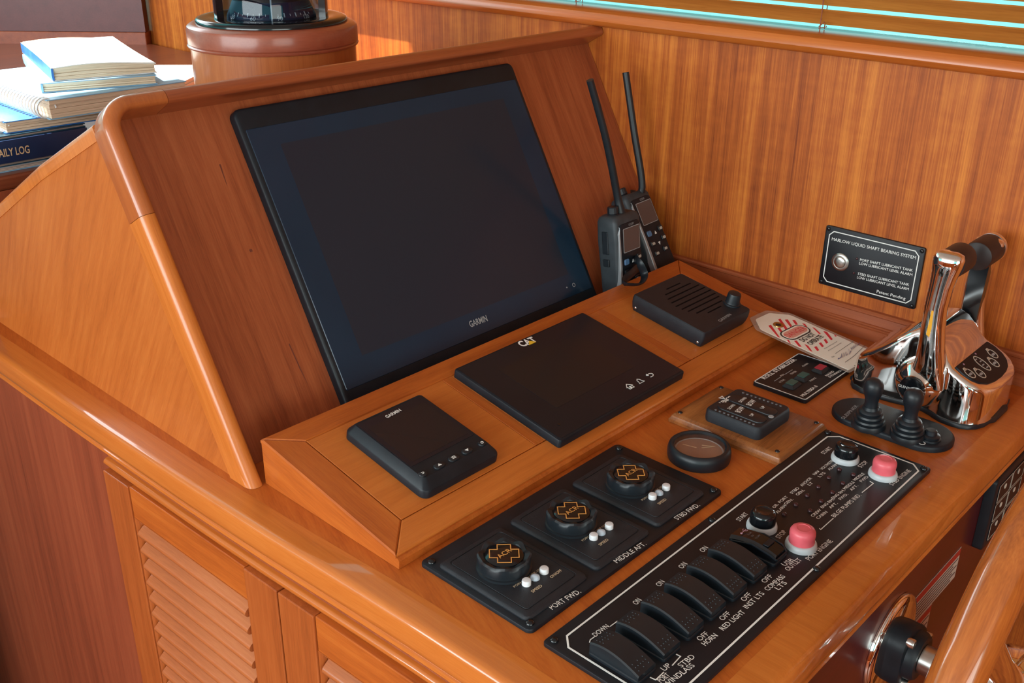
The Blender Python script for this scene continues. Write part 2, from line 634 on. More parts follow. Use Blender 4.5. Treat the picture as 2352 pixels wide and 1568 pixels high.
# base moulding along the starboard wall
bm = new_bm()
pr = [(0, 0), (0.0145, 0), (0.0140, 0.0155), (0.0115, 0.0165), (0.0118, 0.0185), (0.0095, 0.0190), (0.0096, 0.0212), (0.0078, 0.0218), (0.0066, 0.0335), (0.0082, 0.0350), (0.0082, 0.0375), (0.0060, 0.0395), (0, 0.0400)]
sweep(bm, [(0, 0.87), (0, -0.36)], [(-s, h) for s, h in pr])
M_base = wood('teak_base_moulding', **TR, axis='Y', across=110, along=3, contrast=0.6, rough=0.4, coat=0.25)
o = structure(obj('trim_1', bm, M_base, smooth=35))
o.matrix_world = T(XW, 0, Z0)
# nosing of the window sill
bm = new_bm()
pr = [(-0.02, 0.374), (0.0, 0.374), (0.010, 0.3745), (0.017, 0.378), (0.0205, 0.384), (0.020, 0.390), (0.0165, 0.3955), (0.010, 0.398), (0.0, 0.399), (-0.04, 0.399), (-0.04, 0.374)]
sweep(bm, [(0, 3.0), (0, -0.95)], [(-s, h) for s, h in pr])
o = structure(obj('trim_2', bm, M_wally, smooth=35))
o.matrix_world = T(XW, 0, Z0)
# sill board behind the nosing and the window itself
M_sill = wood('teak_sill', dark=(0.12, 0.04, 0.02), mid=(0.2, 0.075, 0.035), light=(0.26, 0.1, 0.05), axis='Y', across=80, along=3, contrast=0.7)
sbox('trim_3', M_sill, (XW + 0.038, -0.95, Z0 + 0.374), (XW + 0.085, 3.0, Z0 + 0.3965))
win = thing('window_1', 'long side window behind the wooden blind', 'window')
del win['label'], win['category']
structure(win)
bm = new_bm()
bx(bm, (XW + 0.078, 1.0, Z0 + 0.63), (0.006, 3.9, 0.466))
obj('pane', bm, M_clear, win)
bm = new_bm()
bx(bm, (XW + 0.075, -0.955, Z0 + 0.63), (0.04, 0.04, 0.466))
obj('jamb', bm, M_wally, win)
bm = new_bm()
bx(bm, (XW + 0.078, 1.0, Z0 + 0.875), (0.03, 3.9, 0.02))
obj('head_rail', bm, M_wally, win)
# wooden venetian blind
bl = thing('window_blind', 'wooden venetian blind with narrow slats hanging over the window', 'blind', T(XW + 0.040, 0, Z0))
slat0 = None
NS = 17
for i in range(NS):
    z = 0.4160 + 0.0248 * i
    Ms = T(0, 0.62, z) @ Matrix.Rotation(R(53), 4, 'Y')
    if slat0 is None:
        bm = new_bm()
        n = 6
        top = [(-0.0125 + 0.025 * k / n, 0.0012 * (1 - (2 * k / n - 1) ** 2)) for k in range(n + 1)]
        prof = [(x, zz + 0.0013) for x, zz in top] + [(x, zz - 0.0013) for x, zz in reversed(top)]
        rings(bm, [[(x, y, zz) for x, zz in prof] for y in (-1.5, 0.0, 1.5)])
        slat0 = obj('slat', bm, M_blind, bl, smooth=40, M=Ms)
    else:
        share('slat', slat0, bl, Ms)
M_cord = principled('red_brown_cord', (0.25, 0.06, 0.03), 0.7)
for u in ((1893, 60), (1335, 10)):
    yc = pxw(u, 0, XW + 0.045).y
    bm = new_bm()
    for sx in (-1, 1):
        tube(bm, [(sx * 0.0105, yc + 0.002 * sx, 0.399), (sx * 0.0105, yc + 0.002 * sx, 0.85)], 0.0007, 6)
    for i in range(NS):
        z = 0.4160 + 0.0248 * i
        tube(bm, [(-0.0105, yc - 0.002, z - 0.0125), (0.0, yc + 0.004, z - 0.004), (0.0105, yc + 0.002, z + 0.009)], 0.0006, 5)
    tube(bm, [(-0.0105, yc, 0.404), (-0.012, yc - 0.008, 0.411), (-0.0115, yc - 0.012, 0.405), (-0.0105, yc, 0.402)], 0.0007, 5)
    obj('ladder_cord', bm, M_cord, bl)
bm = new_bm()
bx(bm, (0, 0.62, 0.845), (0.03, 3.0, 0.03), 0.003)
obj('top_rail', bm, M_blind, bl)
# ------------------------------------------------------------------ worktop
EDGE = [(-0.088, 0.95), (-0.086, 0.75), (-0.0845, 0.55), (-0.0825, 0.43), (-0.079, 0.28), (-0.0745, 0.16), (-0.069, 0.06), (-0.064, -0.04), (-0.061, -0.14), (-0.0595, -0.24), (-0.0590, -0.30)]


def edge_x(y):
    for (x0, y0), (x1, y1) in zip(EDGE[:-1], EDGE[1:]):
        if y1 <= y <= y0:
            t = (y - y0) / (y1 - y0)
            return x0 + (x1 - x0) * t
    return EDGE[0][0] if y > EDGE[0][1] else EDGE[-1][0]


path = []
ys = [0.95 - 0.05 * k for k in range(25)]
path = [(edge_x(y), y) for y in ys]
cr = 0.05
cxr, cyr = path[-1][0] + cr, -0.275
path = [p for p in path if p[1] > cyr]
for k in range(7):
    a = R(180 + 90 * k / 6)
    path.append((cxr + cr * math.cos(a), cyr + cr * math.sin(a)))
path.append((0.35, cyr - cr))
path.append((XW, cyr - cr))
counter = thing('helm_worktop', 'varnished teak helm worktop with a rounded light edge', 'worktop', DASH)
prof = [(0.034, -0.012), (0.034, 0.0), (0.0115, 0.0), (0.0082, -0.0005), (0.0055, -0.0018), (0.0035, -0.0040), (0.0025, -0.0075), (0.0018, -0.014), (0.0008, -0.022), (0.001, -0.0265), (0.003, -0.0290), (0.0045, -0.0300), (0.0020, -0.0315), (0.0012, -0.0345), (0.0028, -0.0375), (0.006, -0.0390), (0.034, -0.0390)]
bm = new_bm()
sweep(bm, path, prof)
obj('edge_moulding', bm, M_edge, counter, smooth=40)
inner = []
for i, p in enumerate(path):
    a = Vector(path[max(i - 1, 0)])
    b = Vector(path[min(i + 1, len(path) - 1)])
    d = (b - a).normalized()
    inner.append((p[0] - d.y * 0.034, p[1] + d.x * 0.034))
poly = [p for p in inner if p[1] < 0.868]
poly = [(poly[0][0], 0.868)] + poly + [(XW, 0.868)]
bm = new_bm()
plate(bm, [(x, y) for x, y in poly], -0.03, -0.0001)
obj('top', bm, M_top, counter)
# ------------------------------------------------------------------ cabinet under the worktop
cab = thing('helm_cabinet', 'teak helm cabinet below the worktop with louvred doors', 'cabinet', DASH)


def side_loop(y0, y1, off, z0, z1, step=0.05):
    """A skin that follows the curved side at a given inset."""
    n = max(1, int(abs(y1 - y0) / step))
    yy = [y0 + (y1 - y0) * k / n for k in range(n + 1)]
    return [(edge_x(y) + off, y) for y in yy]


bm = new_bm()
sp = side_loop(1.35, -0.26, 0.013, 0, 0)
pr = [(0, -0.94), (0, -0.0396), (0.02, -0.0396), (0.02, -0.94)]
sweep(bm, sp, pr)
obj('carcass_side', bm, M_cabr, cab)
bm = new_bm()
bx(bm, (0.365, YF + 0.01, -0.490), (0.84, 0.02, 0.9006))
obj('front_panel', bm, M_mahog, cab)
# half-round strip over the doors
bm = new_bm()
sp = side_loop(0.482, -0.26, 0.013, 0, 0)
pr = [(0.002, -0.0630), (-0.003, -0.0628), (-0.0060, -0.0608), (-0.0072, -0.0578), (-0.0060, -0.0548), (-0.003, -0.0528), (0.002, -0.0526)]
sweep(bm, sp, pr)
obj('strip', bm, M_edge, cab, smooth=50)


def side_frame(y0, y1, off):
    a = Vector((edge_x(y0) + off, y0, 0))
    b = Vector((edge_x(y1) + off, y1, 0))
    return frame(a, b - a, (0, 0, 1)), (b - a).length


louvre = [None]
for (ya, yb) in ((0.4760, 0.1365), (0.1350, -0.2045)):
    Md, L = side_frame(ya, yb, 0.0125)
    ST, TOPR = 0.056, 0.043
    zt, zb = -0.0635, -0.86
    root = bpy.data.objects.new('door', None)
    COL.objects.link(root)
    root.parent = cab
    root.matrix_local = Md
    for (x0, x1, nm) in ((0, ST, 'stile'), (L - ST, L, 'stile')):
        bm = new_bm()
        bx(bm, ((x0 + x1) / 2, (zt + zb) / 2, 0.006), (x1 - x0 - 0.0008, zt - zb, 0.012), 0.0012)
        obj(nm, bm, M_cabv, root)
    for (z1, z0, nm) in ((zt, zt - TOPR, 'rail'), (zb + 0.07, zb, 'rail')):
        bm = new_bm()
        bx(bm, (L / 2, (z0 + z1) / 2, 0.0045), (L - 2 * ST - 0.0008, z1 - z0, 0.011), 0.001)
        obj(nm, bm, M_alongx, root)
    # bead round the opening
    bm = new_bm()
    zz0, zz1 = zb + 0.07, zt - TOPR
    pts = [(ST, zz0), (L - ST, zz0), (L - ST, zz1), (ST, zz1)]
    sweep(bm, pts, [(0, 0.0), (0.0045, 0.0), (0.0045, 0.005), (0.003, 0.008), (0.001, 0.0098), (0, 0.0098)], closed=True)
    obj('bead', bm, M_cabv, root, smooth=40)
    bm = new_bm()
    bx(bm, (L / 2, (zt + zb) / 2, -0.0150), (L - 0.02, zt - zb - 0.02, 0.002))
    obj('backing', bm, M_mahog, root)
    z = zt - TOPR - 0.0150
    while z > zz0 + 0.012:
        Ms = T(L / 2, z, -0.0010) @ Matrix.Rotation(R(36), 4, 'X')
        if louvre[0] is None:
            bm = new_bm()
            prof = []
            for k in range(9):
                a = R(-90 + 180 * k / 8)
                prof.append((0.0100 + 0.0052 * math.cos(a), 0.0052 * math.sin(a)))
            prof += [(-0.012, 0.0052), (-0.012, -0.0052)]
            Lw = L - 2 * ST - 0.013
            rings(bm, [[(x, b_, a_) for a_, b_ in prof] for x in (-Lw / 2, Lw / 2)])
            louvre[0] = obj('louvre_slat', bm, M_slat, root, smooth=45, M=Ms)
        else:
            share('louvre_slat', louvre[0], root, Ms)
        z -= 0.0237
# ------------------------------------------------------------------ instrument pod with the raked face
pod = thing('instrument_pod', 'raked teak instrument housing with a rounded frame on the worktop', 'console', RAKE)


def cut_at_worktop(bm):
    n = Vector((0, math.sin(RK), math.cos(RK)))
    g = bm.verts[:] + bm.edges[:] + bm.faces[:]
    bmesh.ops.bisect_plane(bm, geom=g, plane_co=n * 0.0002, plane_no=n, clear_inner=True)


bm = new_bm()
bx(bm, (0.3835, 0.1875, -0.007), (0.811, 0.435, 0.014))
cut_at_worktop(bm)
obj('face_panel', bm, M_face, pod)
# frame moulding: post, rounded corner, cap
XI, YI, TW, TH = -0.021, 0.3965, 0.0175, 0.037
pr = []
ro = 0.010
pr += [(0.0, -0.014), (0.0, TH - 0.005)]
for k in range(1, 5):
    a = R(90 * k / 4)
    pr.append((0.005 - 0.005 * math.cos(a), TH - 0.005 + 0.005 * math.sin(a)))
for k in range(0, 6):
    a = R(90 - 90 * k / 5)
    pr.append((TW - ro + ro * math.cos(a), TH - ro + ro * math.sin(a)))
pr += [(TW, 0.0045), (TW - 0.0020, 0.0030), (TW - 0.0035, 0.0015), (TW - 0.0035, -0.014)]
rc = 0.020
p_post = [(XI, -0.03), (XI, 0.285)]
p_corner = [(XI, 0.2855), (XI, YI - rc)] + [(XI + rc - rc * math.cos(R(a)), YI - rc + rc * math.sin(R(a))) for a in range(10, 91, 10)] + [(XI + 0.06, YI)]
p_cap = [(XI + 0.0605, YI), (0.40, YI), (XW - 0.002, YI)]
M_capx = wood('teak_cap_shaded', **TR, axis='X', across=120, along=4, contrast=0.6, rough=0.3, coat=0.6, coat_rough=0.08)  # darker teak: shade on the aft-facing cap is painted into the colour
M_corner = wood('teak_corner_shaded', dark=(0.26, 0.06, 0.016), mid=(0.40, 0.105, 0.026), light=(0.5, 0.15, 0.04), axis='Y', across=120, along=4, contrast=0.6, rough=0.3, coat=0.6, coat_rough=0.08)  # shade painted in, a tone between the lit post and the cap
for pth, mt in ((p_post, M_trim), (p_corner, M_corner), (p_cap, M_capx)):
    bm = new_bm()
    sweep(bm, pth, pr)
    if pth is p_post:
        cut_at_worktop(bm)
    obj('frame_moulding', bm, mt, pod, smooth=40)
M_fleck = principled('dark_grain_streak', (0.15, 0.034, 0.018), 0.5)
for us in (((503, 377), (507, 377), (523, 428), (519, 420)), ((572, 573), (578, 571), (581, 577), (575, 579)), ((663, 790), (665, 788), (708, 884), (688, 846))):
    q = [px(u, RAKE, 0.0002) for u in us]
    bm = new_bm()
    plate(bm, [(v.x, v.y) for v in q], -0.0002, 0.0001)
    obj('grain_streak', bm, M_fleck, pod)
# port side board with a sloping back
side = [(0.245, 0.0), (0.245 + 0.325 * 0.5635, 0.325), (0.450, 0.343), (0.456, 0.3415), (0.612, 0.270), (0.776, 0.185), (0.868, 0.1365), (0.868, 0.0)]
PI = RAKE.inverted()


def yz_prism(poly, x0, x1, inv):
    bm = new_bm()
    rings(bm, [[inv @ Vector((x, y, z + Z0)) for y, z in poly] for x in (x0, x1)])
    return bm


obj('side_board', yz_prism(side, -0.0355, -0.0125, PI), M_side, pod)
up_ = [(0.455, 0.3460), (0.612, 0.2735), (0.776, 0.1885), (0.868, 0.140)]
dn_ = [(0.868, 0.122), (0.776, 0.1705), (0.612, 0.2555), (0.447, 0.3310)]
bm = new_bm()
rings(bm, [[PI @ Vector((x, y, z + Z0)) for y, z in [(y, z + dz) for y, z in up_] + dn_] for x, dz in ((-0.0365, -0.006), (-0.0360, -0.002), (-0.0340, 0), (-0.0115, 0))])
obj('edge_strip', bm, M_trim, pod, smooth=50)
top = [(0.478, 0.318), (0.478, 0.332), (0.560, 0.300), (0.557, 0.288)]
obj('top_board', yz_prism(top, -0.012, XW - 0.003, PI), M_alongx, pod)
# ------------------------------------------------------------------ low wedge-shaped shelf in front of it
WX0, WX1, WL = -0.019, 0.738, 0.2128
wed = thing('instrument_shelf', 'low sloping teak box with mitred frame carrying the small displays', 'console box', WEDGE)
WI = WEDGE.inverted()
sec = [(0.0095, 0.0002), (0.0085, 0.009), (0.0105, 0.0118), (0.2225, 0.0505), (0.2225, 0.0002)]
obj('body', yz_prism(sec, WX0 + 0.0008, WX1 - 0.0008, WI), M_alongy, wed)
bL, bF, bB, bR = 0.036, 0.034, 0.03, 0.036
x0, x1, y0, y1 = WX0, WX1, -0.002, WL
ix0, ix1, iy0, iy1 = x0 + bL, x1 - bR, y0 + bF, y1 - bB
g = 0.0002


def piece(name, pts, mat, zt=0.0, zb=-0.0045, bev=0.0004):
    bm = new_bm()
    plate(bm, inset(pts, g), zb, zt, bev, 1)
    return obj(name, bm, mat, wed)


piece('frame_rail', [(x0, y0), (x1, y0), (ix1, iy0), (ix0, iy0)], M_alongx_l, bev=0.0015)
piece('frame_rail', [(ix0, iy1), (ix1, iy1), (x1, y1), (x0, y1)], M_alongx, bev=0.0015)
piece('frame_stile', [(x0, y0), (ix0, iy0), (ix0, iy1), (x0, y1)], M_alongy, bev=0.0015)
piece('frame_stile', [(ix1, iy0), (x1, y0), (x1, y1), (ix1, iy1)], M_alongy, bev=0.0015)
dv = [(0.212, 0.227), (0.498, 0.513)]
for a, b in dv:
    piece('divider', [(a, iy0), (b, iy0), (b, iy1), (a, iy1)], M_alongy)
for a, b in ((ix0, dv[0][0]), (dv[0][1], dv[1][0]), (dv[1][1], ix1)):
    piece('inlay_panel', [(a, iy0), (b, iy0), (b, iy1), (a, iy1)], M_alongx_l, zt=-0.0003)
# ------------------------------------------------------------------ shelf forward of the pod
M_cabx = wood('teak_shelf_red', dark=(0.12, 0.028, 0.012), mid=(0.19, 0.045, 0.018), light=(0.25, 0.065, 0.026), axis='X', across=70, along=3, contrast=0.8, rough=0.4, coat=0.3)
shelf = thing('chart_shelf', 'forward teak chart shelf behind the instrument housing', 'shelf', T(0, 0, Z0))
bm = new_bm()
bx(bm, (0.265, 1.55, 0.19), (1.03, 1.36, 0.02), 0.004)
obj('top', bm, M_cabx, shelf)
bm = new_bm()
bx(bm, (0.378, 0.881, 0.09), (0.80, 0.02, 0.18))
obj('riser', bm, M_cabr, shelf)
# ------------------------------------------------------------------ small helpers for instruments


def rectpx(M, h, q):
    """Average x0, x1, y0, y1 of a rectangle seen at pixels (back-left, back-right, front-right, front-left)."""
    a, b, c, d = [px(u, M, h) for u in q]
    return (a.x + d.x) / 2, (b.x + c.x) / 2, (c.y + d.y) / 2, (a.y + b.y) / 2


def flat(name, pts, z, mat, parent, th=0.0002):
    bm = new_bm()
    plate(bm, pts, z - 0.0004, z + th)
    return obj(name, bm, mat, parent)


def line(name, pts, w, z, mat, parent, closed=False):
    bm = new_bm()
    ribbon(bm, pts, w, z, 0.00025, closed)
    return obj(name, bm, mat, parent)


_screw = [None]


def screw(parent, x, y, z, r=0.0042, mat=None):
    M = T(x, y, z) @ Matrix.Diagonal((r, r, r, 1)) @ RotZ(random.random() * 3)
    if _screw[0] is None:
        bm = new_bm()
        lathe(bm, [(1.0, -0.2), (1.0, 0.1), (0.85, 0.4), (0.5, 0.6), (0.28, 0.64)], 16)
        for k in range(4):
            bx(bm, (0.30 * math.cos(k * math.pi / 2), 0.30 * math.sin(k * math.pi / 2), 0.62), (0.16, 0.16, 0.10))
        _screw[0] = obj('screw', bm, M_gloss, parent, smooth=40, M=M)
        return _screw[0]
    return share('screw', _screw[0], parent, M)


def fresh(src_name, src, parent, M):
    return share(src_name, src, parent, M)


# ------------------------------------------------------------------ big chart display
GX0, GX1, GY0, GY1 = 0.1305, 0.5865, 0.0357, 0.3585
mon = thing('chart_display', 'large black chart display mounted on the raked teak face', 'display', RAKE)
bm = new_bm()
cx, cy = (GX0 + GX1) / 2, (0.006 + GY1 + 0.026) / 2
plate(bm, rrect(cx, cy, GX1 - GX0 + 0.014, GY1 + 0.026 - 0.006, 0.010), 0.0003, 0.0125, 0.004, 3)
obj('housing', bm, M_black, mon, smooth=40)
bm = new_bm()
plate(bm, rrect(cx, (GY0 + GY1) / 2, GX1 - GX0, GY1 - GY0, 0.002), 0.0110, 0.0133, 0.0007, 1)
obj('glass', bm, M_glass, mon)
bm = new_bm()
plate(bm, rrect(cx, (GY0 + GY1) / 2 + 0.004, GX1 - GX0 - 0.075, GY1 - GY0 - 0.056, 0.001), 0.0130, 0.01336)
obj('screen', bm, M_screen, mon)
textp('GARMIN', mon, RAKE, (1081, 752), (1121, 737), 0.0085, 0.0137, M_grey, 0.02)
pc = px((1318, 654), RAKE, 0.0136)
line('power_mark', circ(pc.x, pc.y, 0.0026, 14), 0.0007, 0.0134, M_grey, mon, True)
pc = px((1302, 660), RAKE, 0.0136)
flat('indicator', circ(pc.x, pc.y, 0.0011, 8), 0.0137, M_grey, mon)
# ------------------------------------------------------------------ small instrument display with keys
x0, x1, y0, y1 = 0.0530, 0.1610, 0.0385, 0.1660
ins = thing('instrument_display', 'small square black instrument display with a row of five keys', 'display', WEDGE)
bm = new_bm()
cx, cy, w, h = (x0 + x1) / 2, (y0 + y1) / 2, x1 - x0, y1 - y0
lo = rrect(cx, cy, w + 0.001, h + 0.001, 0.009)
loops = [[(p[0], p[1], 0.0002) for p in lo], [(p[0], p[1], 0.0075) for p in lo]]
loops.append([(p[0], p[1], 0.0095) for p in rrect(cx, cy, w - 0.0005, h - 0.0005, 0.0085)])
loops.append([(p[0], p[1], 0.0165) for p in rrect(cx, cy + 0.002, w - 0.012, h - 0.016, 0.005)])
loops.append([(p[0], p[1], 0.0175) for p in rrect(cx, cy + 0.002, w - 0.014, h - 0.018, 0.004)])
rings(bm, loops)
obj('housing', bm, M_black, ins, smooth=25)
bm = new_bm()
plate(bm, rrect(cx, cy + 0.011, w - 0.0165, h - 0.042, 0.002), 0.0170, 0.01785)
obj('glass', bm, M_glass2, ins)
bm = new_bm()
plate(bm, rrect(cx, cy + 0.008, w - 0.028, h - 0.058, 0.001), 0.0177, 0.0180)
obj('screen', bm, M_screen2, ins)
textp('GARMIN', ins, WEDGE, (890, 960), (923, 943), 0.0048, 0.0182, M_white, 0.02)
keys = [((971, 1087), 'back'), ((1009, 1068), 'up'), ((1042, 1051), 'menu'), ((1073, 1034), 'down'), ((1107, 1017), 'power')]
for u, kn in keys:
    c = px(u, WEDGE, 0.0185)
    bm = new_bm()
    rw = 0.0135 if kn in ('up', 'menu', 'down') else 0.0095
    plate(bm, rrect(c.x, c.y, rw, 0.0082, 0.004), 0.0165, 0.0192, 0.0012)
    k = obj('key', bm, M_rubber, ins, smooth=40)
    z = 0.0193
    if kn in ('up', 'down'):
        s = 1 if kn == 'up' else -1
        flat('key_symbol', [(c.x - 0.0024, c.y - 0.0013 * s), (c.x + 0.0024, c.y - 0.0013 * s), (c.x, c.y + 0.0017 * s)], z, M_white, k)
    elif kn == 'menu':
        bm = new_bm()
        for d in (-0.0014, 0, 0.0014):
            ribbon(bm, [(c.x - 0.0024, c.y + d), (c.x + 0.0024, c.y + d)], 0.0006, z)
        obj('key_symbol', bm, M_white, k)
    elif kn == 'power':
        line('key_symbol', circ(c.x, c.y, 0.0015, 12), 0.0005, z, M_white, k, True)
    else:
        line('key_symbol', [(c.x - 0.0016, c.y + 0.001), (c.x + 0.0006, c.y + 0.001), (c.x + 0.0016, c.y + 0.0002), (c.x + 0.0006, c.y - 0.001), (c.x - 0.0012, c.y - 0.001)], 0.0005, z, M_white, k)
# ------------------------------------------------------------------ engine display
x0, x1, y0, y1 = 0.2280, 0.4675, 0.0120, 0.1815
cat_ = thing('engine_display', 'wide flat black engine display with yellow triangle emblem', 'display', WEDGE)
bm = new_bm()
plate(bm, rrect((x0 + x1) / 2, (y0 + y1) / 2, x1 - x0, y1 - y0, 0.004), 0.0002, 0.0105, 0.0022)
obj('housing', bm, M_black, cat_, smooth=35)
bm = new_bm()
plate(bm, rrect((x0 + x1) / 2, (y0 + y1) / 2, x1 - x0 - 0.006, y1 - y0 - 0.006, 0.003), 0.0098, 0.01085)
obj('glass', bm, M_glass2, cat_)
bm = new_bm()
q = [px(u, WEDGE, 0.011) for u in ((1150, 850), (1325, 763), (1455, 845), (1275, 938))]
qx0, qx1, qy0, qy1 = (q[0].x + q[3].x) / 2, (q[1].x + q[2].x) / 2, (q[2].y + q[3].y) / 2, (q[0].y + q[1].y) / 2
plate(bm, rrect((qx0 + qx1) / 2, (qy0 + qy1) / 2, qx1 - qx0, qy1 - qy0, 0.002), 0.0105, 0.01105)
obj('screen', bm, M_screen2, cat_)
zt = 0.0112
a, b = px((1201, 797), WEDGE, zt), px((1236, 783), WEDGE, zt)
text('CAT', cat_, a, b, 0.0125, zt, M_white, 0.035)
mx_ = a.lerp(b, 0.62)
flat('emblem_triangle', [(mx_.x - 0.0065, mx_.y - 0.0003), (mx_.x + 0.0065, mx_.y - 0.0003), (mx_.x, mx_.y + 0.0062)], zt + 0.0002, M_yellow, cat_)
hc = px((1446, 887), WEDGE, zt)
s = 0.0052
line('home_mark', [(hc.x - s, hc.y), (hc.x - s * 0.75, hc.y), (hc.x - s * 0.75, hc.y - s * 0.8), (hc.x + s * 0.75, hc.y - s * 0.8), (hc.x + s * 0.75, hc.y), (hc.x + s, hc.y), (hc.x, hc.y + s)], 0.0009, zt, M_white, cat_, True)
flat('home_door', [(hc.x - 0.001, hc.y - s * 0.75), (hc.x + 0.0012, hc.y - s * 0.75), (hc.x + 0.0012, hc.y), (hc.x - 0.001, hc.y)], zt + 0.0001, M_white, cat_)
bc = px((1470, 875), WEDGE, zt)
line('bell_mark', [(bc.x - 0.0048, bc.y - 0.0032), (bc.x + 0.0048, bc.y - 0.0032), (bc.x + 0.003, bc.y - 0.0005), (bc.x + 0.0025, bc.y + 0.003), (bc.x, bc.y + 0.0048), (bc.x - 0.0025, bc.y + 0.003), (bc.x - 0.003, bc.y - 0.0005)], 0.0007, zt, M_white, cat_, True)
rc_ = px((1494, 861), WEDGE, zt)
line('return_mark', [(rc_.x - 0.004, rc_.y + 0.0028), (rc_.x + 0.0015, rc_.y + 0.0028), (rc_.x + 0.0042, rc_.y + 0.0012), (rc_.x + 0.0042, rc_.y - 0.0012), (rc_.x + 0.0015, rc_.y - 0.003), (rc_.x - 0.0036, rc_.y - 0.003)], 0.001, zt, M_white, cat_)
flat('return_arrow', [(rc_.x - 0.0052, rc_.y + 0.0028), (rc_.x - 0.0026, rc_.y + 0.0008), (rc_.x - 0.0026, rc_.y + 0.0048)], zt + 0.0001, M_white, cat_)
dc = px((1284, 974), WEDGE, zt)
flat('light_sensor', circ(dc.x, dc.y, 0.0017, 10), zt, M_gloss, cat_)
# ------------------------------------------------------------------ speaker with volume knob
SH = 0.024
x0, x1, y0, y1 = rectpx(WEDGE, SH, [(1455, 676), (1566, 624), (1725, 712), (1617, 765)])
spk = thing('radio_speaker', 'small black loudspeaker box with slotted grille and volume knob', 'speaker', WEDGE)
cx, cy, w, h = (x0 + x1) / 2, (y0 + y1) / 2, x1 - x0, y1 - y0
bm = new_bm()
loops = []
for (dw, z, r) in ((-0.006, 0.0002, 0.003), (-0.003, 0.005, 0.003), (0.0, 0.013, 0.004), (0.0, 0.0195, 0.004), (-0.001, SH - 0.001, 0.004), (-0.003, SH, 0.003)):
    loops.append([(p[0], p[1], z) for p in rrect(cx, cy, w + dw, h + dw, r)])
rings(bm, loops)
obj('body', bm, M_matt, spk, smooth=30)
slots = [((1530, 664), (1563, 650)), ((1528, 677), (1586, 650)), ((1533, 687), (1606, 654)), ((1542, 696), (1619, 659)), ((1552, 704), (1633, 665)), ((1565, 710), (1644, 673)), ((1580, 715), (1652, 680)), ((1599, 719), (1659, 690)), ((1625, 718), (1657, 703))]
for a, b in slots:
    pa, pb = px(a, WEDGE, SH), px(b, WEDGE, SH)
    ym = (pa.y + pb.y) / 2
    bm = new_bm()
    bx(bm, ((pa.x + pb.x) / 2, ym, SH - 0.0002), (pb.x - pa.x, 0.0024, 0.0008), 0.0003, 1)
    obj('grille_slot', bm, M_slot, spk)
kc = px((1681, 697), WEDGE, SH)
bm = new_bm()
lathe(bm, [(0.0125, 0.0), (0.0122, 0.003), (0.0105, 0.0035), (0.0098, 0.006), (0.0092, 0.016), (0.0086, 0.0175), (0.007, 0.018)], 24, T(kc.x, kc.y, SH - 0.001))
obj('volume_knob', bm, M_rubber, spk, smooth=35)
textp('GARMIN', spk, WEDGE, (1655, 739), (1681, 723), 0.0048, SH + 0.0002, M_grey, 0.0)
for u in ((1457, 703), (1597, 786)):
    pp = px(u, WEDGE, 0.004)
    bm = new_bm()
    lathe(bm, [(0.002, 0), (0.002, 0.001), (0.001, 0.0014)], 10, T(x0 + 0.0022 if u[0] < 1500 else x0 + 0.0022, y1 - 0.008 if u[0] < 1500 else y0 + 0.008, 0.006) @ Matrix.Rotation(R(-90), 4, 'Y'))
    obj('screw', bm, M_steel, spk)
# ------------------------------------------------------------------ handheld radios
M_radio = speckle(principled('radio_grey', (0.03, 0.038, 0.045), 0.5), (0.024, 0.031, 0.037), (0.038, 0.047, 0.055), 60, 0.3)
M_radios = principled('radio_silver_strip', (0.33, 0.34, 0.36), 0.35, metal=0.3)
M_lcd = principled('radio_lcd', (0.10, 0.07, 0.065), 0.25)
M_bluek = principled('blue_key', (0.08, 0.18, 0.34), 0.4)
M_keyc = principled('pale_key', (0.45, 0.43, 0.38), 0.5)


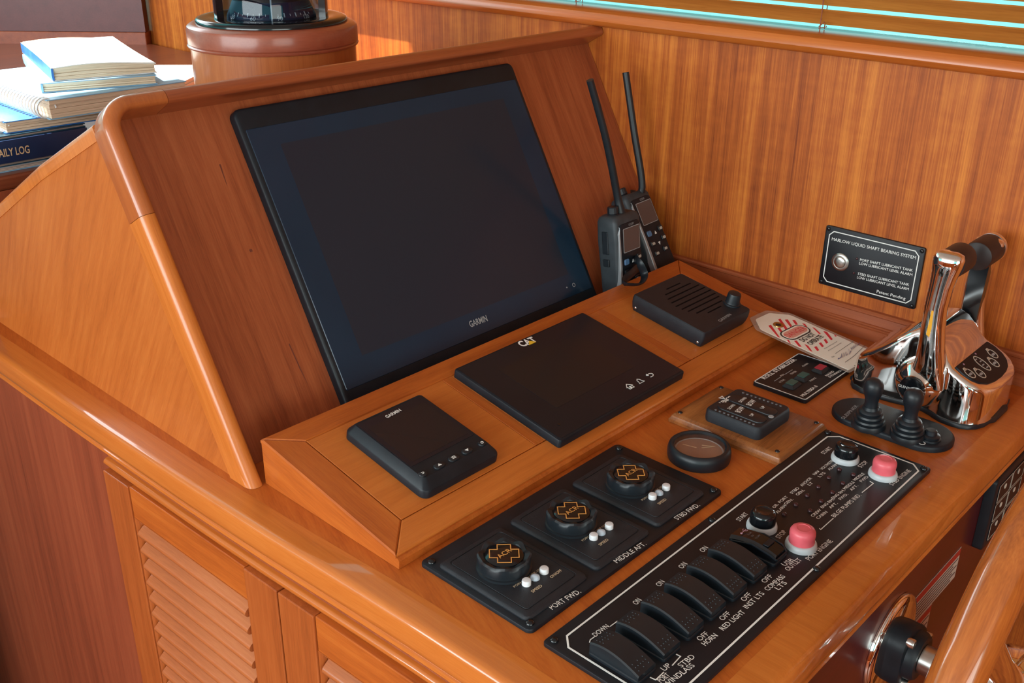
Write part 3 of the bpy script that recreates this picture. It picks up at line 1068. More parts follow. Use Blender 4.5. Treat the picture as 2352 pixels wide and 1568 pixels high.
def radio(M, label, ant_pts, strap):
    """Local x across the front, y up the body, z out of the front."""
    t = thing('handheld_radio', label, 'radio', M)
    bm = new_bm()
    loops = []
    for (y, w, d, dz) in ((0.0, 0.050, 0.030, 0), (0.003, 0.054, 0.034, 0), (0.05, 0.056, 0.036, 0), (0.10, 0.060, 0.038, 0), (0.128, 0.060, 0.036, 0), (0.134, 0.056, 0.032, 0), (0.1365, 0.048, 0.026, 0)):
        loops.append([(p[0], y, p[1]) for p in rrect(0, 0.019, w, d, 0.006, 3)])
    rings(bm, loops)
    obj('body', bm, M_radio, t, smooth=40)
    bm = new_bm()
    plate(bm, rrect(0, 0.066, 0.050, 0.118, 0.008), 0.0345, 0.0393, 0.0015)
    face = obj('front_panel', bm, M_black, t, smooth=35)
    bm = new_bm()
    plate(bm, rrect(0.003, 0.100, 0.037, 0.034, 0.001), 0.0385, 0.0399)
    obj('screen', bm, M_lcd, t)
    line('screen_frame', rrect(0.003, 0.100, 0.038, 0.035, 0.001, 1), 0.0009, 0.0394, M_grey, t, True)
    textc('ICOM', t, (0.003, 0.1215), 0.0033, 0.0396, M_grey)
    bm = new_bm()
    pts = [(-0.0285, 0.008), (-0.0225, 0.004), (-0.0205, 0.06), (-0.0235, 0.122), (-0.0262, 0.112), (-0.0262, 0.06)]
    plate(bm, pts, 0.030, 0.0397, 0.001, 1)
    obj('side_strip', bm, M_radios, t)
    for (kx, ky, kk) in ((-0.011, 0.068, 'b'), (0.019, 0.070, 'w'), (-0.011, 0.052, 'w'), (0.019, 0.055, 'w'), (-0.010, 0.036, 'w'), (0.013, 0.038, 'w')):
        bm = new_bm()
        plate(bm, rrect(kx, ky, 0.0105, 0.0088, 0.002, 2), 0.0388, 0.0408, 0.0008, 1)
        k = obj('key', bm, M_bluek if kk == 'b' else M_rubber, t)
        if kk == 'w':
            flat('key_symbol', rrect(kx, ky - 0.0005, 0.0068, 0.004, 0.001, 1), 0.0410, M_keyc, k)
    for s, ky in ((1, 0.066), (-1, 0.049)):
        flat('arrow_mark', [(0.002, ky - 0.002 * s), (0.007, ky - 0.002 * s), (0.0045, ky + 0.003 * s)], 0.0396, M_white, t)
    for (y, hh) in ((0.098, 0.034), (0.068, 0.011)):
        bm = new_bm()
        bx(bm, (-0.0297, y, 0.017), (0.003, hh, 0.011), 0.0012)
        obj('side_key', bm, M_rubber, t)
    bm = new_bm()
    lathe(bm, [(0.0085, 0), (0.0088, 0.003), (0.0075, 0.004), (0.0082, 0.005), (0.0080, 0.013), (0.007, 0.0145)], 14, T(-0.012, 0.134, 0.019) @ Matrix.Rotation(R(-90), 4, 'X'))
    obj('channel_knob', bm, M_rubber, t, smooth=25)
    inv = M.inverted()
    pts = [inv @ Vector(p) for p in ant_pts]
    pts2 = []
    n = len(pts) - 1
    for i in range(n):
        for k in range(6):
            tt = k / 6
            p0, p1, p2, p3 = pts[max(i - 1, 0)], pts[i], pts[i + 1], pts[min(i + 2, n)]
            pts2.append(0.5 * ((2 * p1) + (p2 - p0) * tt + (2 * p0 - 5 * p1 + 4 * p2 - p3) * tt * tt + (3 * p1 - p0 - 3 * p2 + p3) * tt ** 3))
    pts2.append(pts[-1])
    m = len(pts2)
    rad = [0.0105 - 0.0045 * min(1, k / (m * 0.22)) - 0.0008 * k / m for k in range(m)]
    bm = new_bm()
    tube(bm, pts2, rad, 12)
    obj('antenna', bm, M_rubber, t, smooth=50)
    if strap:
        bm = new_bm()
        sp_ = [inv @ Vector(p) for p in strap]
        ss = []
        n = len(sp_) - 1
        for i in range(n):
            for k in range(5):
                tt = k / 5
                p0, p1, p2, p3 = sp_[max(i - 1, 0)], sp_[i], sp_[i + 1], sp_[min(i + 2, n)]
                ss.append(0.5 * ((2 * p1) + (p2 - p0) * tt + (2 * p0 - 5 * p1 + 4 * p2 - p3) * tt * tt + (3 * p1 - p0 - 3 * p2 + p3) * tt ** 3))
        ss.append(sp_[-1])
        tube(bm, ss, 0.0062, 8, flat=0.3, upv=inv.to_3x3() @ Vector((0.1, 0, 1)))
        obj('wrist_strap', bm, M_rubber, t, smooth=50)
    return t


la = R(7)
MR1 = frame((0.632, 0.2655, Z0 + 0.0052), (1, 0, 0), (0, math.sin(la), math.cos(la)))
ant1 = [MR1 @ Vector((0.006, 0.131, 0.019)), pxw((1416, 440), 1, 0.268), pxw((1392, 320), 1, 0.275), pxw((1355, 184), 1, 0.285)]
strap1 = [MR1 @ Vector((0.027, 0.060, 0.022)), pxw((1466, 600), 1, 0.215), pxw((1480, 630), 1, 0.205), pxw((1474, 650), 1, 0.195), pxw((1455, 654), 1, 0.198), pxw((1432, 648), 1, 0.212), MR1 @ Vector((0.012, 0.056, 0.045))]
for v in strap1:
    hh = (WEDGE.inverted() @ v).z
    if v.y < 0.228 and hh < 0.011:
        v.z += 0.011 - hh
radio(MR1, 'grey handheld radio standing upright with a wrist strap, beside the chart display', ant1, strap1)
MR2 = frame(RAKE @ Vector((0.733, 0.012, 0.0005)), RAKE.to_3x3() @ Vector((1, 0.03, 0)), RAKE.to_3x3() @ Vector((-0.03, 1, 0)))
ant2 = [MR2 @ Vector((0.010, 0.131, 0.019)), pxw((1475, 430), 1, 0.305), pxw((1456, 300), 1, 0.325), pxw((1437, 166), 1, 0.345)]
radio(MR2, 'grey handheld radio leaning back in the corner against the teak wall', ant2, None)
# ------------------------------------------------------------------ searchlight control panel with three pads
sl = thing('searchlight_panel', 'black searchlight control panel with three square pads and ribbed knobs', 'control panel', DASH)
PT = 0.0042
bm = new_bm()
plate(bm, rrect(0.15, -0.0695, 0.302, 0.140, 0.006), 0.0002, PT, 0.0012)
obj('plate', bm, M_black, sl, smooth=35)
pad0 = {}
for i in range(3):
    M = T(0.048 + 0.096 * i, -0.0735, 0)
    pad = bpy.data.objects.new('control_pad', None)
    COL.objects.link(pad)
    pad.parent = sl
    pad.matrix_local = M
    if i == 0:
        bm = new_bm()
        loops = []
        for (dw, z, r) in ((0.0, PT - 0.0005, 0.006), (0.0, PT + 0.0012, 0.006), (-0.003, PT + 0.0030, 0.005), (-0.006, PT + 0.0036, 0.005), (-0.015, PT + 0.0040, 0.004), (-0.0155, PT + 0.0034, 0.004), (-0.017, PT + 0.0034, 0.004), (-0.0175, PT + 0.0041, 0.004)):
            loops.append([(p[0], p[1], z) for p in rrect(0, 0, 0.0845 + dw, 0.113 + dw, r, 4)])
        rings(bm, loops)
        pad0['base'] = obj('pad_body', bm, M_matt, pad, smooth=30)
        ZP = PT + 0.0041
        KM = T(-0.004, 0.0072, ZP - 0.0003)
        bm = new_bm()
        n = 48
        loops = []
        for (rr, z, amp) in ((0.0258, 0.0, 0), (0.0258, 0.0025, 0), (0.0242, 0.003, 0), (0.0247, 0.0105, 0.0003), (0.0243, 0.0135, 0.0010), (0.0228, 0.0152, 0.0010), (0.0188, 0.0140, 0.0004), (0.0182, 0.0130, 0)):
            loops.append([((rr + amp * math.cos(8 * 2 * math.pi * k / n)) * math.cos(2 * math.pi * k / n), (rr + amp * math.cos(8 * 2 * math.pi * k / n)) * math.sin(2 * math.pi * k / n), z + (0.0012 * math.cos(8 * 2 * math.pi * k / n) if 0.0132 < z < 0.0155 else 0)) for k in range(n)])
        rings(bm, loops)
        pad0['knob'] = obj('knob', bm, M_rubber, pad, smooth=30, M=KM)
        bm = new_bm()
        lathe(bm, [(0.0180, 0.0128), (0.0178, 0.0140), (0.015, 0.0150), (0.008, 0.0154), (0.0, 0.0155)], 32, cap1=False)
        pad0['dome'] = obj('dome_label', bm, M_gloss, pad, smooth=60, M=KM)
        bm = new_bm()
        w1, w2 = 0.0135, 0.0062
        cr_ = [(-w2, -w1), (w2, -w1), (w2, -w2), (w1, -w2), (w1, w2), (w2, w2), (w2, w1), (-w2, w1), (-w2, w2), (-w1, w2), (-w1, -w2), (-w2, -w2)]
        ca = R(45)
        cr_ = [(x * math.cos(ca) - y * math.sin(ca), x * math.sin(ca) + y * math.cos(ca)) for x, y in cr_]
        ribbon(bm, cr_, 0.0009, 0.0156, closed=True)
        pad0['cross'] = obj('cross_emblem', bm, M_orange, pad, M=KM)
        pad0['acr'] = textc('ACR', pad, (0, 0), 0.0058, 0.0158, M_orange, 0.01)
        pad0['acr'].matrix_local = KM
        for nm, x, kind in (('b1', -0.0082, 'b'), ('b2', 0.0035, 'l'), ('b3', 0.0158, 'b')):
            bm = new_bm()
            if kind == 'b':
                lathe(bm, [(0.0043, -0.001), (0.0043, 0.0042), (0.0038, 0.0050), (0.0027, 0.0052)], 18)
            else:
                lathe(bm, [(0.0045, -0.001), (0.0045, 0.001), (0.004, 0.0025), (0.0025, 0.0036), (0.001, 0.004)], 18)
            pad0[nm] = obj('push_button' if kind == 'b' else 'indicator_lens', bm, M_button if kind == 'b' else M_lens, pad, smooth=40, M=T(x, -0.0245, ZP))
        pad0['t1'] = text('POINT PAD URP-102', pad, (-0.0190, -0.0204), (0.0175, -0.0204), 0.0027, ZP + 0.0002, M_cream)
        pad0['t2'] = text('SPEED', pad, (-0.013, -0.037), (0.000, -0.037), 0.0033, ZP + 0.0002, M_cream, 0.01)
        pad0['t3'] = text('ON/OFF', pad, (0.014, -0.0355), (0.029, -0.0355), 0.0033, ZP + 0.0002, M_cream, 0.01)
    else:
        for k, o in pad0.items():
            share(o.name.split('.')[0], o, pad, o.matrix_local.copy())
for s_, u0, u1 in (('PORT FWD.', (1269, 1400), (1336, 1360)), ('MIDDLE AFT.', (1418, 1293), (1486, 1250)), ('STBD FWD.', (1557, 1194), (1609, 1161))):
    textp(s_, sl, DASH, u0, u1, 0.0060, PT + 0.0003, M_white, 0.004)
for x, y in ((0.007, -0.008), (0.2935, -0.008), (0.2935, -0.132), (0.007, -0.132)):
    screw(sl, x, y, PT)
# ------------------------------------------------------------------ main switch panel
sw = thing('switch_panel', 'long black engraved switch panel with rockers and engine start and stop buttons', 'control panel', DASH)
SX0, SX1, SY0, SY1 = -0.0031, 0.4962, -0.2804, -0.1546
scx, scy, sww, swh = (SX0 + SX1) / 2, (SY0 + SY1) / 2, SX1 - SX0, SY1 - SY0
bm = new_bm()
plate(bm, rrect(scx, scy, sww, swh, 0.004), 0.0002, PT, 0.0010)
obj('plate', bm, M_plate, sw, smooth=35)
ZS = PT + 0.0002
bx0, bx1 = px((1290, 1470), DASH, ZS).x, px((2108, 1078), DASH, ZS).x
by1 = px((1290, 1470), DASH, ZS).y
fr_ = px((1700, 1445), DASH, ZS)
L0 = (SX0 + 0.0095, SY0 + 0.0080, SX1 - 0.0065, SY1 - 0.0110)
line('border_line', chamfer((L0[0] + L0[2]) / 2, (L0[1] + L0[3]) / 2, L0[2] - L0[0], L0[3] - L0[1], 0.010), 0.0017, ZS, M_white, sw, True)
for x, y in ((0.005, -0.1612), (0.2465, -0.1605), (0.489, -0.1612), (0.489, -0.2745), (0.2465, -0.2750), (0.005, -0.2745)):
    screw(sw, x, y, PT, 0.0038)
rk0 = {}
for i in range(6):
    M = T(0.0237 + 0.0350 * i, -0.2182, PT)
    rt = bpy.data.objects.new('rocker_switch', None)
    COL.objects.link(rt)
    rt.parent = sw
    up2 = i >= 2
    rt.matrix_local = M
    if 'bez' not in rk0:
        bm = new_bm()
        plate(bm, rrect(0, 0, 0.0252, 0.0520, 0.003, 3), -0.001, 0.0028, 0.0008, 1)
        rk0['bez'] = obj('bezel', bm, M_black, rt, smooth=35)

        def rocker_mesh(sgn):
            bm = new_bm()
            n = 14
            pts = []
            for k in range(n + 1):
                t = k / n
                y = 0.0248 - 0.0496 * t
                z = 0.0082 + 0.0085 * math.sin(math.pi * (0.16 + 0.74 * t ** 0.9)) - 0.0035 * t + 0.0006 * sgn
                pts.append((y, z))
            loops = []
            for (y, z) in pts:
                lw = 0.0118
                loops.append([(-lw, y, 0.0), (lw, y, 0.0), (lw, y, z - 0.0012), (lw - 0.0012, y, z), (-lw + 0.0012, y, z), (-lw, y, z - 0.0012)])
            rings(bm, loops)
            return bm, pts

        def dots_mesh(pts):
            bm = new_bm()
            for end in (0, 1):
                for r_ in range(3):
                    for c_ in range(5):
                        if (r_ + c_) % 2 == 0 or r_ == 1:
                            f_ = (0.07 + 0.065 * r_) if end == 0 else (0.93 - 0.065 * r_)
                            k = f_ * (len(pts) - 1)
                            a_, b_ = pts[int(k)], pts[min(int(k) + 1, len(pts) - 1)]
                            y = a_[0] + (b_[0] - a_[0]) * (k % 1)
                            z = a_[1] + (b_[1] - a_[1]) * (k % 1)
                            x = -0.0066 + 0.0033 * c_
                            lathe(bm, [(0.0008, -0.0003), (0.0007, 0.0003), (0.0003, 0.0006)], 6, T(x, y, z))
            return bm

        for nm, sg in (('flat', 0), ('on', 1)):
            bm, pts = rocker_mesh(sg)
            rk0[nm] = obj('rocker', bm, M_rubber, rt, smooth=40)
            rk0[nm + 'd'] = obj('grip_dots', dots_mesh(pts), M_rubber, rt, smooth=60, kind='stuff')
        keep = 'on' if up2 else 'flat'
        for nm in ('flat', 'on'):
            if nm != keep:
                for kk in (nm, nm + 'd'):
                    COL.objects.unlink(rk0[kk])
    else:
        keep = 'on' if up2 else 'flat'
        share('bezel', rk0['bez'], rt)
        share('rocker', rk0[keep], rt)
        d = share('grip_dots', rk0[keep + 'd'], rt)
        d['kind'] = 'stuff'
for kk in ('on', 'ond'):
    bpy.data.objects.remove(rk0[kk])
# outlet for charging, angled like the rockers
ut = bpy.data.objects.new('usb_outlet', None)
COL.objects.link(ut)
ut.parent = sw
ut.matrix_local = T(0.2335, -0.2190, PT)
bm = new_bm()
plate(bm, rrect(0, 0, 0.0250, 0.0520, 0.003, 3), -0.001, 0.0028, 0.0008, 1)
obj('bezel', bm, M_black, ut, smooth=35)
bm = new_bm()
loops = []
for k in range(13):
    t = k / 12
    y = 0.0245 - 0.049 * t
    z = 0.0085 + 0.0060 * math.sin(math.pi * (0.08 + 0.84 * t))
    loops.append([(-0.0105, y, 0), (0.0105, y, 0), (0.0105, y, z - 0.003), (0.0075, y, z), (-0.0075, y, z), (-0.0105, y, z - 0.003)])
rings(bm, loops)
obj('cover', bm, M_gloss, ut, smooth=35)
bm = new_bm()
for s in (-1, 1):
    tube(bm, [(s * 0.0112, 0.022, 0.006), (s * 0.0112, 0.0, 0.0125), (s * 0.0112, -0.020, 0.010), (s * 0.009, -0.0255, 0.006)], 0.0011, 6)
tube(bm, [(-0.009, -0.0255, 0.006), (0.009, -0.0255, 0.006)], 0.0011, 6)
bx(bm, (0, -0.0115, 0.0142), (0.013, 0.006, 0.0012), 0.0004, 1)
obj('flap_frame', bm, M_black, ut, smooth=40)
M_usb = principled('pink_symbol', (0.45, 0.25, 0.33), 0.5)
bm = new_bm()
ribbon(bm, [(-0.004, 0.0155), (0.004, 0.0155)], 0.0006, 0.0142)
ribbon(bm, [(-0.001, 0.0155), (0.0015, 0.0178), (0.003, 0.0178)], 0.0005, 0.0140)
ribbon(bm, [(0.0, 0.0155), (0.0022, 0.0135), (0.0035, 0.0135)], 0.0005, 0.0144)
plate(bm, circ(-0.0046, 0.0155, 0.0011, 10), 0.0138, 0.0144)
obj('usb_symbol', bm, M_usb, ut)
M_dim = principled('dim_print', (0.13, 0.13, 0.14), 0.6)
for k, (s_, w_) in enumerate((('2.1A', 0.006), ('5V', 0.0035), ('12-24V', 0.008))):
    text(s_, ut, (-0.0035, 0.0082 - 0.0042 * k), (-0.0035 + w_, 0.0082 - 0.0042 * k), 0.0022, 0.01475 + 0.0000 * k, M_dim)
# engine start (black) and stop (pink) buttons
cap_b, collar0 = {}, [None]
for (x, y, col) in ((0.2700, -0.2030, 'k'), (0.2685, -0.2465, 'p'), (0.4478, -0.2030, 'k'), (0.4448, -0.2478, 'p')):
    bt = bpy.data.objects.new('engine_button', None)
    COL.objects.link(bt)
    bt.parent = sw
    bt.matrix_local = T(x, y, PT)
    if collar0[0] is None:
        bm = new_bm()
        lathe(bm, [(0.0152, -0.0005), (0.0152, 0.002), (0.0146, 0.0045), (0.0138, 0.0056), (0.0126, 0.006)], 32)
        collar0[0] = obj('collar', bm, M_collar, bt, smooth=40)
    else:
        share('collar', collar0[0], bt)
    if col not in cap_b:
        bm = new_bm()
        if col == 'k':
            pr_ = [(0.0128, 0.0052), (0.0127, 0.0145), (0.0122, 0.0170), (0.0108, 0.0186), (0.008, 0.0193), (0.0072, 0.0188), (0.001, 0.0186)]
        else:
            pr_ = [(0.0124, 0.0052), (0.0120, 0.010), (0.0124, 0.0140), (0.0122, 0.0172), (0.0110, 0.0196), (0.0085, 0.0208), (0.0064, 0.0210), (0.0060, 0.0206), (0.001, 0.0207)]
        lathe(bm, pr_, 32)
        cap_b[col] = obj('cap', bm, M_gloss if col == 'k' else M_pink, bt, smooth=40)
    else:
        share('cap', cap_b[col], bt)
WT = [('START', (1700, 1197), (1720, 1180), 0.0052), ('STOP', (1791, 1237), (1808, 1221), 0.0052), ('START', (1894, 1043), (1913, 1029), 0.0052), ('STOP', (1979, 1074), (1995, 1061), 0.0052),
      ('STBD ENGINE', (2051, 1115), (2094, 1081), 0.0050), ('PORT ENGINE', (1860, 1287), (1914, 1243), 0.0052), ('BILGE PUMPS IND.', (1918, 1188), (1979, 1137), 0.0048),
      ('USB', (1803, 1300), (1825, 1287), 0.0052), ('OUTLET', (1812, 1311), (1843, 1286), 0.0052), ('OFF', (1758, 1339), (1776, 1323), 0.0052), ('COMPASS', (1765, 1357), (1805, 1324), 0.0052), ('LTS', (1789, 1355), (1809, 1339), 0.0052),
      ('OFF', (1711, 1381), (1728, 1365), 0.0052), ('INST LTS', (1717, 1398), (1757, 1363), 0.0052), ('OFF', (1661, 1425), (1680, 1409), 0.0052), ('RED LIGHT', (1662, 1448), (1713, 1406), 0.0052),
      ('OFF', (1609, 1472), (1630, 1456), 0.0052), ('HORN', (1621, 1483), (1650, 1460), 0.0052), ('ON', (1616, 1268), (1628, 1258), 0.0055), ('ON', (1568, 1306), (1580, 1295), 0.0055), ('ON', (1516, 1347), (1528, 1336), 0.0055), ('ON', (1463, 1389), (1475, 1378), 0.0055),
      ('DOWN', (1369, 1462), (1401, 1439), 0.0050), ('UP', (1527, 1541), (1543, 1529), 0.0050), ('STBD', (1566, 1533), (1598, 1509), 0.0052), ('PORT', (1519, 1568), (1541, 1552), 0.0052), ('WINDLASS', (1532, 1578), (1597, 1529), 0.0052)]
for s_, u0, u1, h_ in WT:
    textp(s_, sw, DASH, u0, u1, h_, ZS, M_white, 0.004)
SM = [('VOLTMETER', (1889, 1079), (1918, 1057)), ('ALARM', (1906, 1080), (1926, 1066)), ('NAV', (1872, 1091), (1884, 1082)), ('LTS', (1884, 1096), (1897, 1086)), ('ANCHOR', (1843, 1117), (1866, 1098)), ('LT', (1860, 1115), (1869, 1109)),
      ('STBD', (1820, 1134), (1837, 1121)), ('GEN.', (1833, 1138), (1849, 1126)), ('PORT', (1793, 1155), (1811, 1141)), ('GEN.', (1806, 1159), (1823, 1147)), ('OIL', (1780, 1167), (1789, 1158)), ('ALARM', (1787, 1179), (1807, 1161)),
      ('MIDDLE', (1965, 1104), (1987, 1088)), ('FWD', (1980, 1107), (1996, 1095)), ('MIDDLE', (1942, 1124), (1964, 1107)), ('AFT.', (1957, 1127), (1972, 1115)), ('ENG RM.', (1915, 1146), (1942, 1126)), ('FWD.', (1932, 1148), (1949, 1135)),
      ('ENG RM.', (1890, 1167), (1917, 1147)), ('AFT.', (1909, 1168), (1925, 1156)), ('CREW', (1868, 1187), (1888, 1171)), ('CABIN', (1880, 1192), (1902, 1176))]
for s_, u0, u1 in SM:
    textp(s_, sw, DASH, u0, u1, 0.0035, ZS, M_white, 0.006)
led0 = [None]
for u in ((1928, 1076), (1904, 1095), (1880, 1116), (1854, 1136), (1828, 1157), (1801, 1179), (1960, 1088), (1936, 1108), (1912, 1129), (1886, 1149), (1861, 1171)):
    c = px(u, DASH, PT + 0.001)
    if led0[0] is None:
        bm = new_bm()
        lathe(bm, [(0.0028, -0.0005), (0.0027, 0.0006), (0.002, 0.0018), (0.0008, 0.0023)], 14)
        led0[0] = obj('indicator_led', bm, M_led, sw, smooth=60, M=T(c.x, c.y, PT))
    else:
        share('indicator_led', led0[0], sw, T(c.x, c.y, PT))
for pts in ([(1882, 1213), (1885, 1216), (1914, 1190)], [(1980, 1131), (2006, 1110), (1998, 1105)], [(1354, 1475), (1356, 1469), (1367, 1461)], [(1402, 1438), (1417, 1427), (1418, 1430)], [(1493, 1555), (1506, 1561), (1525, 1543)], [(1544, 1528), (1563, 1507), (1553, 1502)]):
    line('bracket_line', [tuple(px(u, DASH, ZS))[:2] for u in pts], 0.0009, ZS, M_white, sw)
# ------------------------------------------------------------------ plate on the wall
wp = thing('alarm_plate', 'black engraved alarm plate with round steel button on the teak wall', 'sign plate', WALL)
a0, a1, b0, b1 = rectpx(WALL, 0.004, [(1899, 518), (2128.5, 570), (2099, 709), (1877, 652)])
bm = new_bm()
plate(bm, rrect((a0 + a1) / 2, (b0 + b1) / 2, a1 - a0, b1 - b0, 0.003), 0.0003, 0.004, 0.001)
obj('plate', bm, M_plate, wp, smooth=35)
ZW = 0.0042
line('border_line', chamfer((a0 + a1) / 2, (b0 + b1) / 2, a1 - a0 - 0.014, b1 - b0 - 0.013, 0.006), 0.0013, ZW, M_white, wp, True)
for x in (a0 + 0.0045, a1 - 0.0045):
    for y in (b0 + 0.0045, b1 - 0.0045):
        screw(wp, x, y, 0.004, 0.003)
pcb = px((1929, 602), WALL, 0.006)
bm = new_bm()
lathe(bm, [(0.0128, -0.001), (0.0128, 0.0015), (0.0112, 0.0028), (0.0096, 0.003), (0.0094, 0.0022), (0.0084, 0.0022), (0.0080, 0.0035), (0.0075, 0.004), (0.004, 0.0044), (0.0005, 0.0045)], 32, T(pcb.x, pcb.y, 0.004))
obj('push_button', bm, M_steel, wp, smooth=40)
for s_, u0, u1, h_, bo in (('MARLOW LIQUID SHAFT BEARING SYSTEM', (1910, 553), (2103, 597), 0.0053, 0.005), ('PORT SHAFT LUBRICANT TANK', (1975, 599), (2096, 624), 0.0037, 0.006), ('LOW LUBRICANT LEVEL ALARM', (1973, 607), (2095, 634), 0.0037, 0.006),
                          ('STBD SHAFT LUBRICANT TANK', (1970, 631), (2088, 657), 0.0037, 0.006), ('LOW LUBRICANT LEVEL ALARM', (1968, 639), (2087, 667), 0.0037, 0.006), ('Patent Pending', (2013, 674), (2079, 691), 0.0056, 0.004)):
    textp(s_, wp, WALL, u0, u1, h_, ZW, M_white, bo)
for u in ((1968, 594), (1961, 627)):
    c = px(u, WALL, 0.0045)
    bm = new_bm()
    lathe(bm, [(0.0018, -0.001), (0.0017, 0.0008), (0.0008, 0.0014)], 12, T(c.x, c.y, 0.004))
    obj('indicator_led', bm, M_led, wp, smooth=60)
# ------------------------------------------------------------------ roll stabiliser panel
st = thing('stabilizer_panel', 'small black panel with white border and one red and two green keys', 'control panel', DASH)
x0, x1, y0, y1 = rectpx(DASH, 0.005, [(1728, 876), (1838, 808), (1950, 852), (1850, 920)])
bm = new_bm()
plate(bm, rrect((x0 + x1) / 2, (y0 + y1) / 2, x1 - x0, y1 - y0, 0.004), 0.0002, 0.005, 0.0006, 1)
obj('plate', bm, M_plate, st, smooth=35)
zt = 0.0052
line('border_line', rrect((x0 + x1) / 2, (y0 + y1) / 2, x1 - x0 - 0.003, y1 - y0 - 0.003, 0.003, 3), 0.0013, zt, M_white, st, True)
M_red = principled('red_key', (0.42, 0.012, 0.035), 0.3)
M_green = principled('green_key', (0.01, 0.10, 0.095), 0.3)
for u, mt in (((1886, 843), M_red), ((1846, 861), M_green), ((1820, 878), M_green)):
    c = px(u, DASH, 0.009)
    bm = new_bm()
    plate(bm, rrect(c.x, c.y, 0.024, 0.017, 0.003, 2), 0.004, 0.0085, 0.003, 1)
    k = obj('key', bm, M_rubber, st, smooth=30)
    flat('key_lens', rrect(c.x + 0.001, c.y + 0.001, 0.016, 0.0105, 0.001, 1), 0.0088, mt, k)
for s_, u0, u1, h_, bo in (('ROLL STABILIZER', (1757, 871), (1831, 826), 0.0060, 0.03), ('MULTISEA II', (1845, 911), (1879, 887), 0.0048, 0.03), ('NAIAD', (1900, 864), (1917, 853), 0.0036, 0.02), ('DYNAMICS', (1907, 867), (1935, 851), 0.0036, 0.02), ('ALARM', (1845, 842), (1858, 835), 0.003, 0.0), ('CENTER', (1818, 860), (1831, 853), 0.003, 0.0), ('ACTIVE', (1792, 879), (1804, 872), 0.003, 0.0), ('FIN', (1796, 864), (1803, 860), 0.003, 0.0), ('SILENCE', (1862, 876), (1876, 868), 0.003, 0.0)):
    textp(s_, st, DASH, u0, u1, h_, zt + 0.0001, M_white, bo)
for pts in ([(1779, 875), (1794, 865)], [(1804, 859), (1820, 849)]):
    line('rule_line', [tuple(px(u, DASH, zt))[:2] for u in pts], 0.0008, zt, M_grey, st)
# ------------------------------------------------------------------ trim tab control on its wooden plinth
x0, x1, y0, y1 = rectpx(DASH, 0.012, [(1545, 945), (1650, 880), (1898, 968), (1790, 1050)])
pl = thing('mounting_block', 'square brown oak block with moulded edges under the trim tab keypad', 'wood block', DASH)
bm = new_bm()
loops = []
for (dw, z) in ((0.0, 0.0002), (0.0, 0.004), (-0.004, 0.0068), (-0.005, 0.0085), (-0.009, 0.0105), (-0.013, 0.0115)):
    loops.append([(p[0], p[1], z) for p in rrect((x0 + x1) / 2, (y0 + y1) / 2, x1 - x0 + dw + 0.004, y1 - y0 + dw + 0.004, 0.001, 1)])
rings(bm, loops)
obj('block', bm, M_plinth, pl, smooth=25)
for x in (x0 + 0.008, x1 - 0.008):
    for y in (y0 + 0.008, y1 - 0.008):
        screw(pl, x, y, 0.0113, 0.0028)
TZ = 0.0270
x0, x1, y0, y1 = rectpx(DASH, TZ - 0.002, [(1622, 936), (1694, 893), (1816, 936), (1743, 996)])
cx, cy = (x0 + x1) / 2, (y0 + y1) / 2
tt_ = thing('trim_tab_control', 'chunky black trim tab keypad screwed to the oak block', 'control panel', T(cx, cy, Z0 + 0.0117))
bm = new_bm()
loops = []
hh = TZ - 0.0117
for (dw, z, r) in ((0.0, 0.0, 0.008), (0.001, 0.004, 0.008), (0.0, hh - 0.003, 0.008), (-0.002, hh - 0.0008, 0.007), (-0.004, hh, 0.006)):
    loops.append([(p[0], p[1], z) for p in rrect(0, 0, x1 - x0 + dw, y1 - y0 + dw, r)])
rings(bm, loops)
obj('housing', bm, M_matt, tt_, smooth=35)
ML = T(cx, cy, Z0 + 0.0117)
for (ua, ub) in (((1689, 917), (1770, 945)), ((1664, 934), (1745, 962))):
    a, b = px(ua, ML, hh), px(ub, ML, hh)
    d = (b - a)
    yc, xc = (a.y + b.y) / 2, (a.x + b.x) / 2
    bm = new_bm()
    plate(bm, rrect(xc, yc, 0.019, abs(d.y) + 0.016, 0.0085), hh - 0.0005, hh + 0.0012, 0.001)
    obj('rocker_pad', bm, M_rubber, tt_, smooth=35)
textp('LENCO', tt_, ML, (1661, 928), (1686, 912), 0.0062, hh + 0.0003, M_white, 0.04)
a = px((1660, 914), ML, hh)
line('emblem_triangle', [(a.x - 0.003, a.y + 0.003), (a.x + 0.0035, a.y + 0.003), (a.x + 0.0003, a.y - 0.002)], 0.0008, hh + 0.0002, M_white, tt_, True)
for s_, u0, u1, h_ in (('BOW', (1725, 932), (1738, 920), 0.0068), ('BOW', (1700, 948), (1712, 936), 0.0068), ('DOWN', (1703, 924), (1716, 914), 0.0042), ('DOWN', (1677, 940), (1690, 930), 0.0042), ('UP', (1752, 939), (1759, 934), 0.0042), ('UP', (1728, 956), (1734, 951), 0.0042)):
    textp(s_, tt_, ML, u0, u1, h_, hh + 0.0015, M_white, 0.015)
d0 = [None]
for (ua, ub) in (((1707, 902), (1793, 932)), ((1644, 941), (1731, 974))):
    for k in range(10):
        u = (ua[0] + (ub[0] - ua[0]) * k / 9, ua[1] + (ub[1] - ua[1]) * k / 9)
        c = px(u, ML, hh)
        if d0[0] is None:
            bm = new_bm()
            lathe(bm, [(0.0017, -0.0003), (0.0015, 0.0004), (0.0006, 0.0007)], 8)
            d0[0] = obj('indicator_led', bm, M_dim, tt_, M=T(c.x, c.y, hh))
        else:
            share('indicator_led', d0[0], tt_, T(c.x, c.y, hh))
c = px((1771, 957), ML, hh)
flat('status_lens', circ(c.x, c.y, 0.0032, 14), hh + 0.0005, M_grey, tt_)
